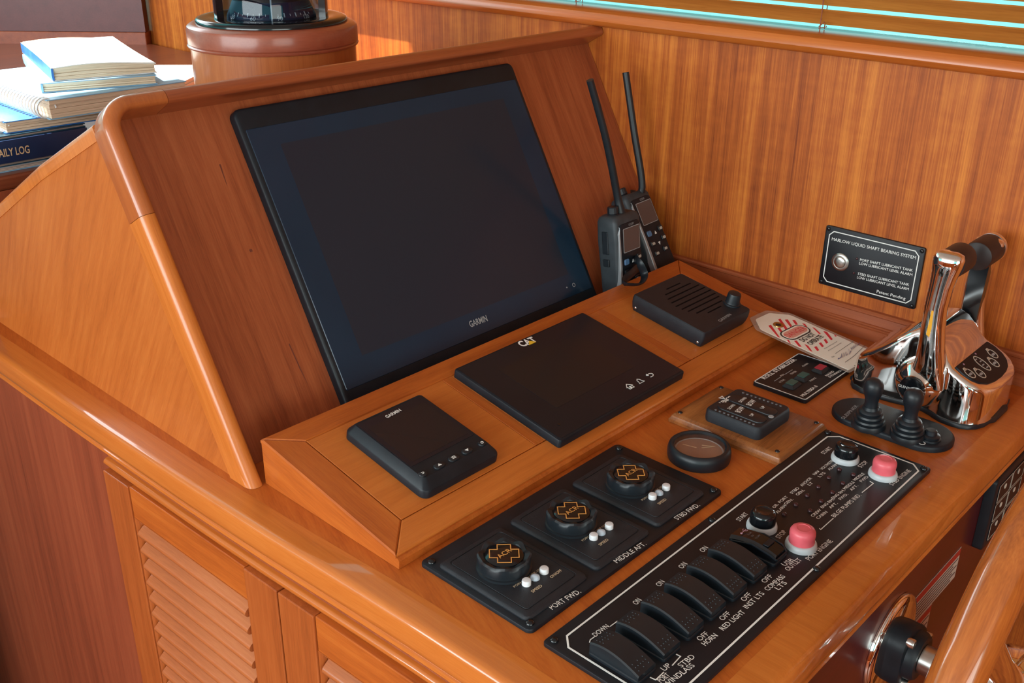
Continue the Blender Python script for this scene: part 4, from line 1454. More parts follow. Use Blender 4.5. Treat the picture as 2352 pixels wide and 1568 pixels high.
# ------------------------------------------------------------------ round gauge
gc = px((1607, 1024), DASH, 0.014)
M_dial = speckle(principled('brown_dial', (0.28, 0.17, 0.13), 0.5), (0.25, 0.15, 0.115), (0.31, 0.19, 0.145), 30)
ga = thing('voltage_gauge', 'round gauge with thick black ring and clear glass over brown dial', 'gauge', T(gc.x, gc.y, Z0))
bm = new_bm()
lathe(bm, [(0.0345, 0.0002), (0.0352, 0.004), (0.0352, 0.010), (0.0340, 0.0145), (0.0315, 0.0165), (0.0295, 0.0165), (0.0280, 0.0150), (0.0278, 0.0075)], 48, cap1=False)
obj('bezel', bm, M_rubber, ga, smooth=40)
bm = new_bm()
lathe(bm, [(0.0280, 0.0010), (0.0280, 0.0085), (0.002, 0.0086)], 40)
obj('dial', bm, M_dial, ga, smooth=30)
bm = new_bm()
lathe(bm, [(0.0279, 0.0138), (0.0279, 0.0146), (0.001, 0.0152)], 40)
obj('glass', bm, M_clear, ga, smooth=40)
GM = T(gc.x, gc.y, Z0)
line('volt_mark', [tuple(px(u, GM, 0.009))[:2] for u in ((1612, 1022), (1640, 1025), (1612, 1028))], 0.0011, 0.0089, M_cream, ga)
line('needle', [tuple(px(u, GM, 0.011))[:2] for u in ((1568, 1019), (1600, 1027))], 0.0007, 0.0105, M_cream, ga)
bm = new_bm()
sweep(bm, circ(0, 0, 0.0262, 32), [(-0.0006, 0.0086), (0.0006, 0.0086), (0.0006, 0.0092), (-0.0006, 0.0092)], closed=True)
obj('scale_ring', bm, M_grey, ga)
# ------------------------------------------------------------------ thruster joystick panel
jy = thing('thruster_panel', 'pill-shaped black panel with two rubber joysticks beside the chrome throttle', 'control panel', DASH)
bm = new_bm()
plate(bm, rrect(0.5615, -0.2055, 0.0700, 0.1430, 0.0345, 12), 0.0002, 0.0075, 0.003, 3)
obj('plate', bm, M_black, jy, smooth=40)
jz = 0.0075
js0 = {}
for ub, ut_ in (((1997, 960), (2012, 885)), ((2087, 985), (2095, 905))):
    c = px(ub, DASH, 0.016)
    s_ = bpy.data.objects.new('joystick', None)
    COL.objects.link(s_)
    s_.parent = jy
    s_.matrix_local = T(c.x, c.y, jz) @ Matrix.Rotation(R(-4), 4, 'Y')
    if not js0:
        bm = new_bm()
        pr_ = [(0.0195, -0.001), (0.0195, 0.003), (0.0185, 0.0055), (0.0165, 0.006), (0.0178, 0.0085), (0.0170, 0.0105), (0.0145, 0.0112), (0.0158, 0.014), (0.0148, 0.016), (0.0122, 0.0167), (0.0134, 0.0195), (0.0120, 0.0215), (0.0095, 0.0225), (0.0085, 0.026)]
        lathe(bm, pr_, 28)
        js0['boot'] = obj('boot', bm, M_rubber, s_, smooth=35)
        bm = new_bm()
        pr_ = [(0.0080, 0.025), (0.0074, 0.031), (0.0080, 0.036), (0.0100, 0.042), (0.0112, 0.048), (0.0108, 0.054), (0.0090, 0.0585), (0.0055, 0.0608), (0.0008, 0.0615)]
        lathe(bm, pr_, 28)
        js0['grip'] = obj('grip', bm, M_rubber, s_, smooth=60)
    else:
        share('boot', js0['boot'], s_)
        share('grip', js0['grip'], s_)
for u in ((1984, 971), (2062, 998)):
    c = px(u, DASH, jz)
    line('triangle_mark', [(c.x + 0.006, c.y - 0.006), (c.x - 0.006, c.y - 0.003), (c.x + 0.0045, c.y + 0.006)], 0.0008, jz + 0.0001, M_white, jy, True)
c = px((2137, 1001), DASH, 0.011)
bm = new_bm()
lathe(bm, [(0.0120, jz - 0.001), (0.0118, jz + 0.002), (0.0100, jz + 0.0025), (0.0108, jz + 0.005), (0.0090, jz + 0.006), (0.0066, jz + 0.0065), (0.0064, jz + 0.0105), (0.005, jz + 0.0118), (0.001, jz + 0.012)], 24, T(c.x, c.y, 0))
obj('power_button', bm, M_rubber, jy, smooth=35)
c2 = px((2117, 1017), DASH, jz)
line('circle_mark', circ(c2.x, c2.y, 0.0036, 18), 0.0010, jz + 0.0001, M_white, jy, True)
text('SLEIPNER', jy, px((1939, 963), DASH, jz), px((1972, 932), DASH, jz), 0.0045, jz + 0.0002, M_grey, 0.0)
# ------------------------------------------------------------------ chrome engine control
EX, EY = 0.678, -0.205
ec = thing('engine_control', 'polished chrome twin lever engine control with keypad on the worktop', 'throttle', T(EX, EY, Z0))
sta = [(-0.1205, 0.018, 0.022), (-0.1218, 0.030, 0.030), (-0.1250, 0.041, 0.0385), (-0.1320, 0.050, 0.0470), (-0.146, 0.055, 0.057), (-0.165, 0.055, 0.073), (-0.183, 0.053, 0.090), (-0.197, 0.050, 0.1005), (-0.210, 0.048, 0.104), (-0.222, 0.049, 0.099), (-0.232, 0.053, 0.0865), (-0.239, 0.057, 0.0745), (-0.246, 0.060, 0.0678), (-0.258, 0.0615, 0.0623), (-0.270, 0.0605, 0.0568), (-0.279, 0.056, 0.0525), (-0.286, 0.048, 0.049), (-0.2905, 0.037, 0.0462), (-0.2925, 0.022, 0.0445)]
loops = []
for (y, w, h) in sta:
    r = min(0.008, h * 0.35, w * 0.5)
    lp = [(-w - 0.003, 0.0055), (-w - 0.0015, 0.012), (-w, h * 0.5)]
    for k in range(6):
        a = R(180 - 90 * k / 5)
        lp.append((-w + r + r * math.cos(a), h - r + r * math.sin(a)))
    lp.append((0, h + 0.0012))
    for k in range(6):
        a = R(90 - 90 * k / 5)
        lp.append((w - r + r * math.cos(a), h - r + r * math.sin(a)))
    lp += [(w, h * 0.5), (w + 0.0015, 0.012), (w + 0.003, 0.0055)]
    loops.append([(x, y + 0.21, z) for x, z in lp])
bm = new_bm()
rings(bm, loops)
obj('body', bm, M_chrome, ec, smooth=50)
out = [(w + 0.006, y + 0.21) for (y, w, h) in sta]
out = [(-0.034, -0.122 + 0.21 + 0.004)] + [(-x, y) for x, y in out][1:] + [(-0.020, -0.296 + 0.21), (0.020, -0.296 + 0.21)] + list(reversed(out))[:-1] + [(0.034, -0.122 + 0.21 + 0.004)]
bm = new_bm()
rings(bm, [[(x * k, y * k if y < 0 else y * k, z) for x, y in out] for k, z in ((1.0, 0.0002), (1.0, 0.0042), (0.985, 0.0058))])
obj('gasket', bm, M_rubber, ec, smooth=40)
# keypad on the sloping aft face
ks = math.atan2(0.0678 - 0.0490, 0.04)
KP = frame((EX, EY - 0.037, Z0 + 0.0684), (1, 0, 0), (0, math.cos(ks), math.sin(ks)))
KL = T(EX, EY, Z0).inverted() @ KP
kp = bpy.data.objects.new('keypad', None)
COL.objects.link(kp)
kp.parent = ec
kp.matrix_local = KL
pts = [(-0.0515, -0.001), (-0.0535, -0.012), (-0.0515, -0.024), (-0.045, -0.033), (-0.034, -0.0395), (-0.019, -0.0425), (-0.001, -0.0435), (0.016, -0.0425), (0.030, -0.0395), (0.041, -0.033), (0.0475, -0.024), (0.0495, -0.012), (0.0475, -0.001)]
bm = new_bm()
plate(bm, rpoly(pts, 0.0015, 2), -0.001, 0.0012, 0.0005, 1)
obj('overlay', bm, M_plate, kp, smooth=35)


def oval(c, a, b, n=22, rot=0.0):
    o_ = []
    for k in range(n):
        t = 2 * math.pi * k / n
        x, y = a * math.cos(t), b * math.sin(t)
        o_.append((c[0] + x * math.cos(rot) - y * math.sin(rot), c[1] + x * math.sin(rot) + y * math.cos(rot)))
    return o_


M_ring = principled('silver_print', (0.62, 0.57, 0.48), 0.45)
for u, a, b in (((2228, 857), 0.0062, 0.0072), ((2252, 857), 0.0062, 0.0072), ((2256, 834), 0.0070, 0.0120), ((2283, 832), 0.0062, 0.0072), ((2280, 812), 0.0062, 0.0072)):
    c = px(u, KP, 0.0014)
    line('key_outline', oval(c, a, b), 0.0011, 0.0013, M_ring, kp, True)
    if b < 0.010:
        bm = new_bm()
        plate(bm, [(c.x - 0.0040, c.y + 0.0055), (c.x + 0.0040, c.y + 0.0055), (c.x + 0.0018, c.y + 0.0095), (c.x - 0.0018, c.y + 0.0095)], 0.001, 0.00155)
        obj('key_tab', bm, M_ring, kp)
        flat('key_caption', rrect(c.x, c.y - 0.001, 0.0075, 0.003, 0.0008, 1), 0.0013, M_grey, kp)
    else:
        for dx, dy in ((-0.002, 0.008), (0.002, 0.003), (-0.001, -0.002), (0.001, -0.007)):
            flat('key_caption', rrect(c.x + dx, c.y + dy, 0.005, 0.0016, 0.0004, 1), 0.0013, M_grey, kp)
for u in ((2214, 836), (2241, 812)):
    c = px(u, KP, 0.0014)
    flat('keypad_lamp', circ(c.x, c.y, 0.0013, 10), 0.0014, M_usb, kp)


def lever(sx, name):
    """One throttle arm with its pivot boss; sx = -1 port, +1 starboard."""
    lv = bpy.data.objects.new(name, None)
    COL.objects.link(lv)
    lv.parent = ec
    lv.matrix_local = T(0, 0, 0)
    xb = 0.0655 * sx
    bm = new_bm()
    Mb = T(0.046 * sx, -0.003, 0.037) @ Matrix.Rotation(R(90) * sx, 4, 'Y')
    lathe(bm, [(0.0305, -0.002), (0.0310, 0.004), (0.0300, 0.012), (0.0265, 0.020), (0.0205, 0.026), (0.0160, 0.029), (0.0150, 0.031), (0.0150, 0.034)], 40, Mb)
    obj('pivot_boss', bm, M_chrome, lv, smooth=60)
    bm = new_bm()
    lathe(bm, [(0.0152, 0.030), (0.0152, 0.0345), (0.0142, 0.0355), (0.0125, 0.0358), (0.001, 0.0360)], 32, Mb)
    obj('boss_cap', bm, M_gloss, lv, smooth=35)
    secs = [(0.040, 0.0105, 0.0240, -0.010), (0.052, 0.0120, 0.0205, -0.0125), (0.070, 0.0115, 0.0175, -0.0125), (0.092, 0.0105, 0.0150, -0.010), (0.115, 0.0098, 0.0132, -0.008), (0.140, 0.0096, 0.0125, -0.007), (0.165, 0.0102, 0.0128, -0.0085), (0.180, 0.0112, 0.0142, -0.010), (0.190, 0.0120, 0.0160, -0.011), (0.200, 0.0118, 0.0170, -0.0115), (0.2055, 0.0090, 0.0150, -0.0115), (0.2080, 0.0045, 0.0095, -0.0115)]
    zs = 1.0 if sx < 0 else 0.93
    loops = []
    for (z, a, b, yc) in secs:
        lean = 0.0035 * sx * (z - 0.05) / 0.15
        lp = []
        for k in range(20):
            t = 2 * math.pi * k / 20
            c_, s_ = math.cos(t), math.sin(t)
            lp.append((xb - 0.004 * sx + lean + a * math.copysign(abs(c_) ** 0.75, c_), yc + b * math.copysign(abs(s_) ** 0.75, s_), z * zs))
        loops.append(lp)
    bm = new_bm()
    rings(bm, loops)
    obj('arm', bm, M_chrome, lv, smooth=60)
    # handle that points at the other lever
    zt = 0.1915 * zs
    Mh = T(xb - 0.004 * sx, -0.0115, zt) @ Matrix.Rotation(R(-90) * sx, 4, 'Y')
    bm = new_bm()
    if sx < 0:
        lathe(bm, [(0.0165, 0.002), (0.0172, 0.006), (0.0176, 0.020), (0.0176, 0.034), (0.0165, 0.0375), (0.014, 0.0385)], 32, Mh)
    else:
        lathe(bm, [(0.0176, -0.012), (0.0180, -0.006), (0.0180, 0.030), (0.0172, 0.0335), (0.0162, 0.0342)], 32, Mh)
    obj('grip', bm, M_grip, lv, smooth=40)
    if sx > 0:
        bm = new_bm()
        lathe(bm, [(0.0183, -0.016), (0.0186, -0.012), (0.0180, -0.010)], 32, Mh)
        obj('grip_cap', bm, M_chrome, lv, smooth=40)
        bm = new_bm()
        ppl = [(-0.0195, 0.078), (-0.0005, 0.078), (0.0005, 0.178), (-0.0215, 0.178)]
        loops = []
        for x in (xb - 0.0165, xb - 0.0125, xb - 0.004):
            loops.append([(x + 0.0022 * (z - 0.05) / 0.15, y, z) for y, z in ppl])
        rings(bm, loops)
        obj('arm_insert', bm, M_gloss, lv)
        for z in (0.094, 0.160):
            bm = new_bm()
            lathe(bm, [(0.0028, 0), (0.0026, 0.0016), (0.001, 0.002)], 12, T(xb - 0.0165 + 0.001, -0.0095, z) @ Matrix.Rotation(R(-90), 4, 'Y'))
            obj('screw', bm, M_steel, lv, smooth=40)
    return lv


M_grip = principled('dark_brown_grip', (0.022, 0.010, 0.009), 0.45)
lv1 = lever(-1, 'lever')
lv2 = lever(1, 'lever')
CF = frame(Vector((EX - 0.0822, EY - 0.003, Z0 + 0.037)), (0, -1, 0), (0, 0, 1))
o = textc('GLENDINNING', lv1, (0, 0.001), 0.0032, 0.0003, M_white, 0.0)
o.matrix_local = T(EX, EY, Z0).inverted() @ CF
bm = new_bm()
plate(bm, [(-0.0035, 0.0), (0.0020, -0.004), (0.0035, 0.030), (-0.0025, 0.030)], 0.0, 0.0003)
M_amber = principled('amber_reflection', (0.8, 0.38, 0.03), 0.35)
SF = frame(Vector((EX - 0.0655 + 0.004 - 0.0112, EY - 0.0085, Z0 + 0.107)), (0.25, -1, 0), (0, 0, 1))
o = obj('amber_reflection', bm, M_amber, lv1)  # amber reflection on the chrome arm, coloured in as a flat patch
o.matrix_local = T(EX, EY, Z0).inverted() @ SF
# ------------------------------------------------------------------ lock-out tag
ta = math.atan2(0.0165, 0.175)
tg_o = Vector((0.691, -0.035, Z0 + 0.0158))
tyv = Vector((math.sin(R(3.6)) * math.cos(ta), math.cos(R(3.6)) * math.cos(ta), math.sin(ta)))
TAG = frame(tg_o, Vector((math.cos(R(3.6)), -math.sin(R(3.6)), 0)), tyv)
tgt = thing('lockout_tag', 'cream paper danger tag with red stripes sealed in clear plastic', 'tag', TAG)
M_lam = principled('laminate', (0.62, 0.5, 0.42), 0.25)
M_lam.node_tree.nodes['Principled BSDF'].inputs['Alpha'].default_value = 0.35
M_paper = speckle(principled('tag_paper', (0.9, 0.84, 0.74), 0.6), (0.88, 0.82, 0.71), (0.92, 0.86, 0.77), 40)
M_tred = principled('tag_red', (0.7, 0.03, 0.05), 0.5)
M_tblk = principled('tag_black', (0.02, 0.015, 0.015), 0.5)
M_tink = principled('tag_ink', (0.06, 0.07, 0.22), 0.5)
M_tpink = principled('tag_pink', (0.75, 0.33, 0.26), 0.5)


def tc(x, y):
    """Corner of the enlarged detail (scale 0.119, origin 1740, 720) on the tag."""
    v = px((1740 + x * 0.11905, 720 + y * 0.11905), TAG, 0.0008)
    return (v.x, v.y)


wl, top_y, bot_y = 0.0425, 0.092, -0.0790
bm = new_bm()
plate(bm, rpoly([(-wl, bot_y), (wl, bot_y), (wl, 0.066), (0.020, top_y), (-0.020, top_y), (-wl, 0.066)], 0.004, 3), -0.0001, 0.0005)
obj('plastic_sleeve', bm, M_lam, tgt)
bm = new_bm()
plate(bm, rpoly([(-wl + 0.0055, bot_y + 0.004), (wl - 0.0055, bot_y + 0.004), (wl - 0.0055, 0.062), (0.017, top_y - 0.008), (-0.017, top_y - 0.008), (-wl + 0.0055, 0.062)], 0.003, 3), 0.0001, 0.0007)
obj('paper', bm, M_paper, tgt)
ST_ = [[(210, 235), (255, 213), (432, 462), (398, 458)], [(383, 280), (430, 270), (495, 372), (470, 395)], [(398, 112), (440, 98), (590, 305), (545, 320)], [(525, 118), (580, 112), (665, 235), (635, 262)], [(670, 125), (725, 128), (775, 205), (735, 215)], [(860, 185), (915, 200), (965, 262), (930, 255)], [(1055, 262), (1110, 285), (1222, 390), (1190, 395)], [(1265, 335), (1340, 355), (1450, 495), (1415, 510)], [(1475, 400), (1530, 435), (1495, 440)], [(1275, 505), (1315, 488), (1362, 560), (1325, 578)], [(1183, 572), (1225, 556), (1280, 630), (1245, 648)], [(1092, 645), (1135, 628), (1188, 705), (1150, 722)], [(905, 588), (975, 620), (1060, 735), (1010, 715)], [(705, 525), (755, 520), (850, 640), (800, 635)], [(565, 505), (600, 505), (640, 575), (600, 550)]]
for q in ST_:
    flat('red_stripe', [tc(*p) for p in q], 0.0008, M_tred, tgt, 0.0001)
c = tc(730, 360)
flat('danger_frame', rrect(c[0], c[1], 0.054, 0.0255, 0.012), 0.0010, M_tblk, tgt, 0.0001)
flat('danger_field', rrect(c[0], c[1], 0.050, 0.0215, 0.0105), 0.00115, M_paper, tgt, 0.0001)
flat('danger_fill', rrect(c[0], c[1], 0.046, 0.0165, 0.008), 0.0013, M_tpink, tgt, 0.0001)
textc('DANGER', tgt, c, 0.0095, 0.0015, M_tred, 0.0, wid=0.85)
text('DO NOT', tgt, tc(895, 550), tc(1135, 410), 0.0085, 0.0011, M_tblk, 0.02)
text('OPERATE', tgt, tc(1045, 612), tc(1285, 452), 0.0085, 0.0011, M_tblk, 0.02)
text('This lock/tag may', tgt, tc(1300, 692), tc(1545, 545), 0.0022, 0.0011, M_tblk)
text('only be removed by', tgt, tc(1375, 728), tc(1630, 572), 0.0022, 0.0011, M_tblk)
text('Name', tgt, tc(1450, 852), tc(1490, 830), 0.0028, 0.0011, M_tblk)
line('form_line', [tc(1500, 775), tc(1850, 535)], 0.0003, 0.0010, M_tblk, tgt)
line('form_line', [tc(1690, 940), tc(1850, 825), tc(2080, 610)], 0.0004, 0.0010, M_tblk, tgt)
hw = [(1550, 880), (1575, 850), (1560, 880), (1610, 850), (1620, 770), (1640, 850), (1660, 760), (1680, 830), (1700, 740), (1715, 810), (1740, 770), (1735, 800), (1760, 690), (1775, 790), (1800, 720)]
line('handwriting', [tc(*p) for p in hw], 0.0008, 0.0010, M_tink, tgt)
hw = [(1800, 660), (1815, 700), (1825, 640), (1840, 690), (1850, 620), (1865, 670), (1880, 590), (1895, 650), (1920, 560), (1930, 620), (1975, 560)]
line('handwriting', [tc(*p) for p in hw], 0.0008, 0.0010, M_tink, tgt)
text('Master', tgt, tc(1945, 1040), tc(2110, 900), 0.0062, 0.0011, M_tblk, 0.0)
c = tc(400, 222)
bm = new_bm()
M_brass = principled('brass', (0.5, 0.36, 0.12), 0.3, metal=1.0)
lathe(bm, [(0.0075, 0.0), (0.0072, 0.0013), (0.0055, 0.0016), (0.0040, 0.0008)], 22, T(c[0], c[1], 0.0006), cap1=False)
obj('eyelet', bm, M_brass, tgt, smooth=40)
flat('hole', circ(c[0], c[1], 0.0041, 16), 0.0011, M_tblk, tgt, 0.0001)
# ------------------------------------------------------------------ things on the console front, under the worktop
lab = thing('warning_label', 'white printed warning label with red header on the console front', 'sticker', FRONT)
M_label = principled('label_paper', (0.55, 0.47, 0.40), 0.6)
M_lred = principled('label_red', (0.42, 0.03, 0.02), 0.5)
M_ltxt = principled('label_text', (0.16, 0.10, 0.09), 0.6)
q = [px(u, FRONT, 0.0008) for u in ((2095, 1388), (2213, 1247), (2187, 1341), (2099, 1424))]
lx0, lx1 = (q[0].x + q[3].x) / 2, (q[1].x + q[2].x) / 2
ly1, ly0 = (q[0].y + q[1].y) / 2, (q[2].y + q[3].y) / 2
for (a0_, a1_, b0_, b1_) in ((lx0, lx1, ly0, ly1), (lx0 + 0.006, lx0 + 0.062, ly0 - 0.045, ly0 - 0.0005)):
    bm = new_bm()
    plate(bm, [(a0_, b0_), (a1_, b0_), (a1_, b1_), (a0_, b1_)], 0.0002, 0.0006)
    obj('paper', bm, M_label, lab)
    flat('header', [(a0_ + 0.001, b1_ - 0.0105), (a1_ - 0.001, b1_ - 0.0105), (a1_ - 0.001, b1_ - 0.001), (a0_ + 0.001, b1_ - 0.001)], 0.0008, M_lred, lab, 0.0001)
    k = 0
    y = b1_ - 0.0145
    while y > b0_ + 0.004:
        line('text_line', [(a0_ + 0.004, y), (a1_ - 0.004 - 0.012 * (k % 2), y)], 0.0017, 0.0007, M_ltxt, lab)
        y -= 0.0048
        k += 1
kp2 = thing('rocker_keypad', 'black framed keypad on the console front half hidden by the wheel', 'control panel', FRONT)
q0 = px((2296, 1103), FRONT, 0.012)
q1 = px((2250, 1272), FRONT, 0.012)
bx0_, by1_, by0_ = min(q0.x, q1.x), q0.y, q1.y
bx0_ = (q0.x + q1.x) / 2
bx1_ = min(bx0_ + 0.11, 0.775)
bm = new_bm()
plate(bm, rrect((bx0_ + bx1_) / 2, (by0_ + by1_) / 2, bx1_ - bx0_, by1_ - by0_, 0.006), 0.0003, 0.012, 0.003)
obj('frame', bm, M_black, kp2, smooth=40)
for k in range(3):
    for j in range(2):
        w_ = (bx1_ - bx0_ - 0.02) / 2
        h_ = (by1_ - by0_ - 0.02) / 3
        xx, yy = bx0_ + 0.01 + w_ * (j + 0.5), by0_ + 0.01 + h_ * (k + 0.5)
        bm = new_bm()
        plate(bm, rrect(xx, yy, w_ - 0.001, h_ - 0.001, 0.001, 1), 0.011, 0.0128)
        kk = obj('key', bm, M_plate, kp2)
        line('key_outline', rrect(xx, yy, w_ - 0.003, h_ - 0.003, 0.001, 1), 0.0006, 0.0129, M_ring, kk, True)
        flat('key_symbol', circ(xx, yy + 0.003, 0.0035, 10), 0.0131, M_ring, kk)
# ------------------------------------------------------------------ steering wheel and its bearing
WC = Vector((0.368, -0.437, Z0 - 0.136))
fl = thing('wheel_bearing', 'polished steel flange and black bearing housing on the console front', 'bearing', frame((WC.x, YF, WC.z), (1, 0, 0), (0, 0, 1)))
bm = new_bm()
lathe(bm, [(0.056, 0.0003), (0.056, 0.003), (0.054, 0.0055), (0.048, 0.007), (0.028, 0.0085)], 48)
obj('flange', bm, M_chrome, fl, smooth=40)
bm = new_bm()
pts = []
for k in range(48):
    t = 2 * math.pi * k / 48
    pts.append(((0.034 + 0.004 * math.cos(3 * t)) * math.cos(t), (0.034 + 0.004 * math.cos(3 * t)) * math.sin(t)))
plate(bm, pts, 0.006, 0.026, 0.004)
lathe(bm, [(0.027, 0.02), (0.0265, 0.032), (0.0235, 0.036), (0.016, 0.036)], 36)
obj('housing', bm, M_black, fl, smooth=40)
for k in range(3):
    t = 2 * math.pi * k / 3 + R(5)
    bm = new_bm()
    lathe(bm, [(0.0052, 0.024), (0.0052, 0.0305), (0.0044, 0.0315), (0.0026, 0.0315), (0.0026, 0.029), (0.0004, 0.029)], 18, T(0.0325 * math.cos(t), 0.0325 * math.sin(t), 0))
    obj('bolt', bm, M_steel, fl, smooth=40)
WH = frame(WC, (1, 0, 0), (0, 0, 1))
wh = thing('steering_wheel', 'varnished teak steering wheel with polished chrome spokes', 'steering wheel', WH)
bm = new_bm()
n = 128
loops = []
for k in range(n + 1):
    t = 2 * math.pi * k / n
    lp = []
    for j in range(24):
        a = 2 * math.pi * j / 24
        rr = 0.290 + 0.0205 * math.cos(a)
        lp.append((rr * math.cos(t), rr * math.sin(t), 0.0195 * math.sin(a)))
    loops.append(lp)
rings(bm, loops, False, False)
bmesh.ops.remove_doubles(bm, verts=bm.verts, dist=1e-5)
obj('rim', bm, M_rim, wh, smooth=60)
bm = new_bm()
loops = []
for k in range(n + 1):
    t = 2 * math.pi * k / n
    loops.append([((0.265 + dr) * math.cos(t), (0.265 + dr) * math.sin(t), z) for dr, z in ((0.008, -0.008), (0.0, -0.009), (-0.006, -0.006), (-0.006, 0.006), (0.0, 0.009), (0.008, 0.008))])
rings(bm, loops, False, False)
bmesh.ops.remove_doubles(bm, verts=bm.verts, dist=1e-5)
obj('inner_band', bm, M_rim, wh, smooth=60)
bm = new_bm()
lathe(bm, [(0.030, -0.03), (0.052, -0.02), (0.056, 0.0), (0.050, 0.014), (0.030, 0.022), (0.002, 0.025)], 40)
obj('hub', bm, M_chrome, wh, smooth=50)
bm = new_bm()
tube(bm, [(0, 0, -0.0875), (0, 0, -0.02)], 0.0155, 24)
obj('shaft', bm, M_steel, wh, smooth=40)
sp0 = None
for k in range(5):
    Ms = RotZ(R(133 + 72 * k))
    if sp0 is None:
        bm = new_bm()
        loops = []
        for (r, w, th, z) in ((0.045, 0.026, 0.008, 0.004), (0.10, 0.017, 0.007, 0.008), (0.16, 0.014, 0.006, 0.006), (0.205, 0.018, 0.006, 0.003), (0.228, 0.034, 0.0055, 0.001), (0.245, 0.056, 0.005, 0.0), (0.2605, 0.078, 0.005, 0.0)):
            lp = []
            for j in range(16):
                a = 2 * math.pi * j / 16
                lp.append((r, w * math.cos(a), z + th * math.sin(a)))
            loops.append(lp)
        rings(bm, loops)
        sp0 = obj('spoke', bm, M_chrome, wh, smooth=60, M=Ms)
    else:
        share('spoke', sp0, wh, Ms)
# ------------------------------------------------------------------ compass on its round pedestal
pc_ = Vector((0.380, 0.722))
ped = thing('compass_pedestal', 'round teak pedestal with a thick turned rim behind the housing', 'pedestal', T(pc_.x, pc_.y, Z0))
PR = 0.1225
M_ped = wood('teak_pedestal', dark=(0.25, 0.06, 0.016), mid=(0.4, 0.115, 0.032), light=(0.5, 0.17, 0.055), axis='Z', across=60, along=2, contrast=0.7, rough=0.35, coat=0.4)
M_pedr = wood('teak_pedestal_rim', dark=(0.2, 0.042, 0.02), mid=(0.3, 0.07, 0.035), light=(0.36, 0.1, 0.05), axis='X', rot=R(20), across=60, along=4, contrast=0.7, rough=0.35, coat=0.4)
bm = new_bm()
lathe(bm, [(PR - 0.003, 0.0005), (PR - 0.003, 0.359)], 72)
obj('column', bm, M_ped, ped, smooth=30)
bm = new_bm()
lathe(bm, [(PR - 0.002, 0.3580), (PR + 0.0005, 0.3588), (PR + 0.0012, 0.3610), (PR - 0.0008, 0.3630), (PR + 0.0005, 0.3645), (PR + 0.0005, 0.382), (PR - 0.001, 0.387), (PR - 0.006, 0.3905), (PR - 0.014, 0.3915), (0.02, 0.3915)], 72)
obj('rim', bm, M_pedr, ped, smooth=30)
cm = thing('magnetic_compass', 'black magnetic compass with glass dome on the round teak pedestal', 'compass', T(pc_.x, pc_.y, Z0 + 0.3917))
bm = new_bm()
lathe(bm, [(0.109, 0.0), (0.109, 0.0035), (0.107, 0.006), (0.102, 0.0075), (0.088, 0.008), (0.084, 0.007)], 64)
obj('flange', bm, M_gloss, cm, smooth=40)
M_card = principled('compass_card', (0.012, 0.025, 0.07), 0.5)
bm = new_bm()
lathe(bm, [(0.0640, 0.006), (0.0632, 0.010), (0.054, 0.030), (0.030, 0.034), (0.01, 0.034)], 56)
card = obj('dial_card', bm, M_card, cm, smooth=40)
bm = new_bm()
lathe(bm, [(0.0690, 0.006), (0.0690, 0.02), (0.067, 0.040), (0.060, 0.056), (0.048, 0.069), (0.030, 0.077), (0.001, 0.081)], 56, cap0=False)
obj('glass_dome', bm, M_dome, cm, smooth=60)
fa = math.atan2(CAM.y - pc_.y, CAM.x - pc_.x)
sl_a = math.atan2(0.020, 0.011)
for k in range(-7, 8):
    a = fa + R(8.0 * k)
    CFm = T(0, 0, 0) @ RotZ(a) @ T(0.0634, 0, 0.011) @ Matrix.Rotation(R(90) - R(28), 4, 'Y') @ RotZ(R(90))
    major = (k % 2 == 0)
    bm = new_bm()
    bx(bm, (0, 0.003, 0.0006), (0.0014 if major else 0.0008, 0.006 if major else 0.003, 0.0004))
    o = obj('tick', bm, M_white, card)
    o.matrix_local = CFm
for txt, k in (('60', -3.0), ('90', 1.2), ('120', 6.0), ('30', -7.0)):
    a = fa + R(8.0 * k)
    CFm = RotZ(a) @ T(0.0634, 0, 0.011) @ Matrix.Rotation(R(90) - R(28), 4, 'Y') @ RotZ(R(90))
    o = textc(txt, card, (0, -0.0015), 0.0062, 0.0008, M_white, 0.01)
    o.matrix_local = CFm
bm = new_bm()
a = fa
tube(bm, [(0.0665 * math.cos(a), 0.0665 * math.sin(a), 0.006), (0.0640 * math.cos(a), 0.0640 * math.sin(a), 0.045)], 0.0012, 8)
obj('lubber_pin', bm, M_white, cm)
for s in (-1, 1):
    a0_ = fa + s * R(78)
    pts = []
    for k in range(7):
        aa = a0_ + R(-9 + 3 * k)
        pts.append((0.0765 * math.cos(aa), 0.0765 * math.sin(aa)))
    bm = new_bm()
    ribbon(bm, pts, 0.010, 0.006, 0.062)
    obj('hood_bracket', bm, M_gloss, cm, smooth=40)
bm = new_bm()
lathe(bm, [(0.0720, 0.052), (0.0735, 0.070), (0.066, 0.086), (0.045, 0.098), (0.02, 0.103), (0.001, 0.1035)], 48, cap0=False)
obj('hood', bm, M_gloss, cm, smooth=60)
# ------------------------------------------------------------------ books and papers on the chart shelf
ZB = Z0


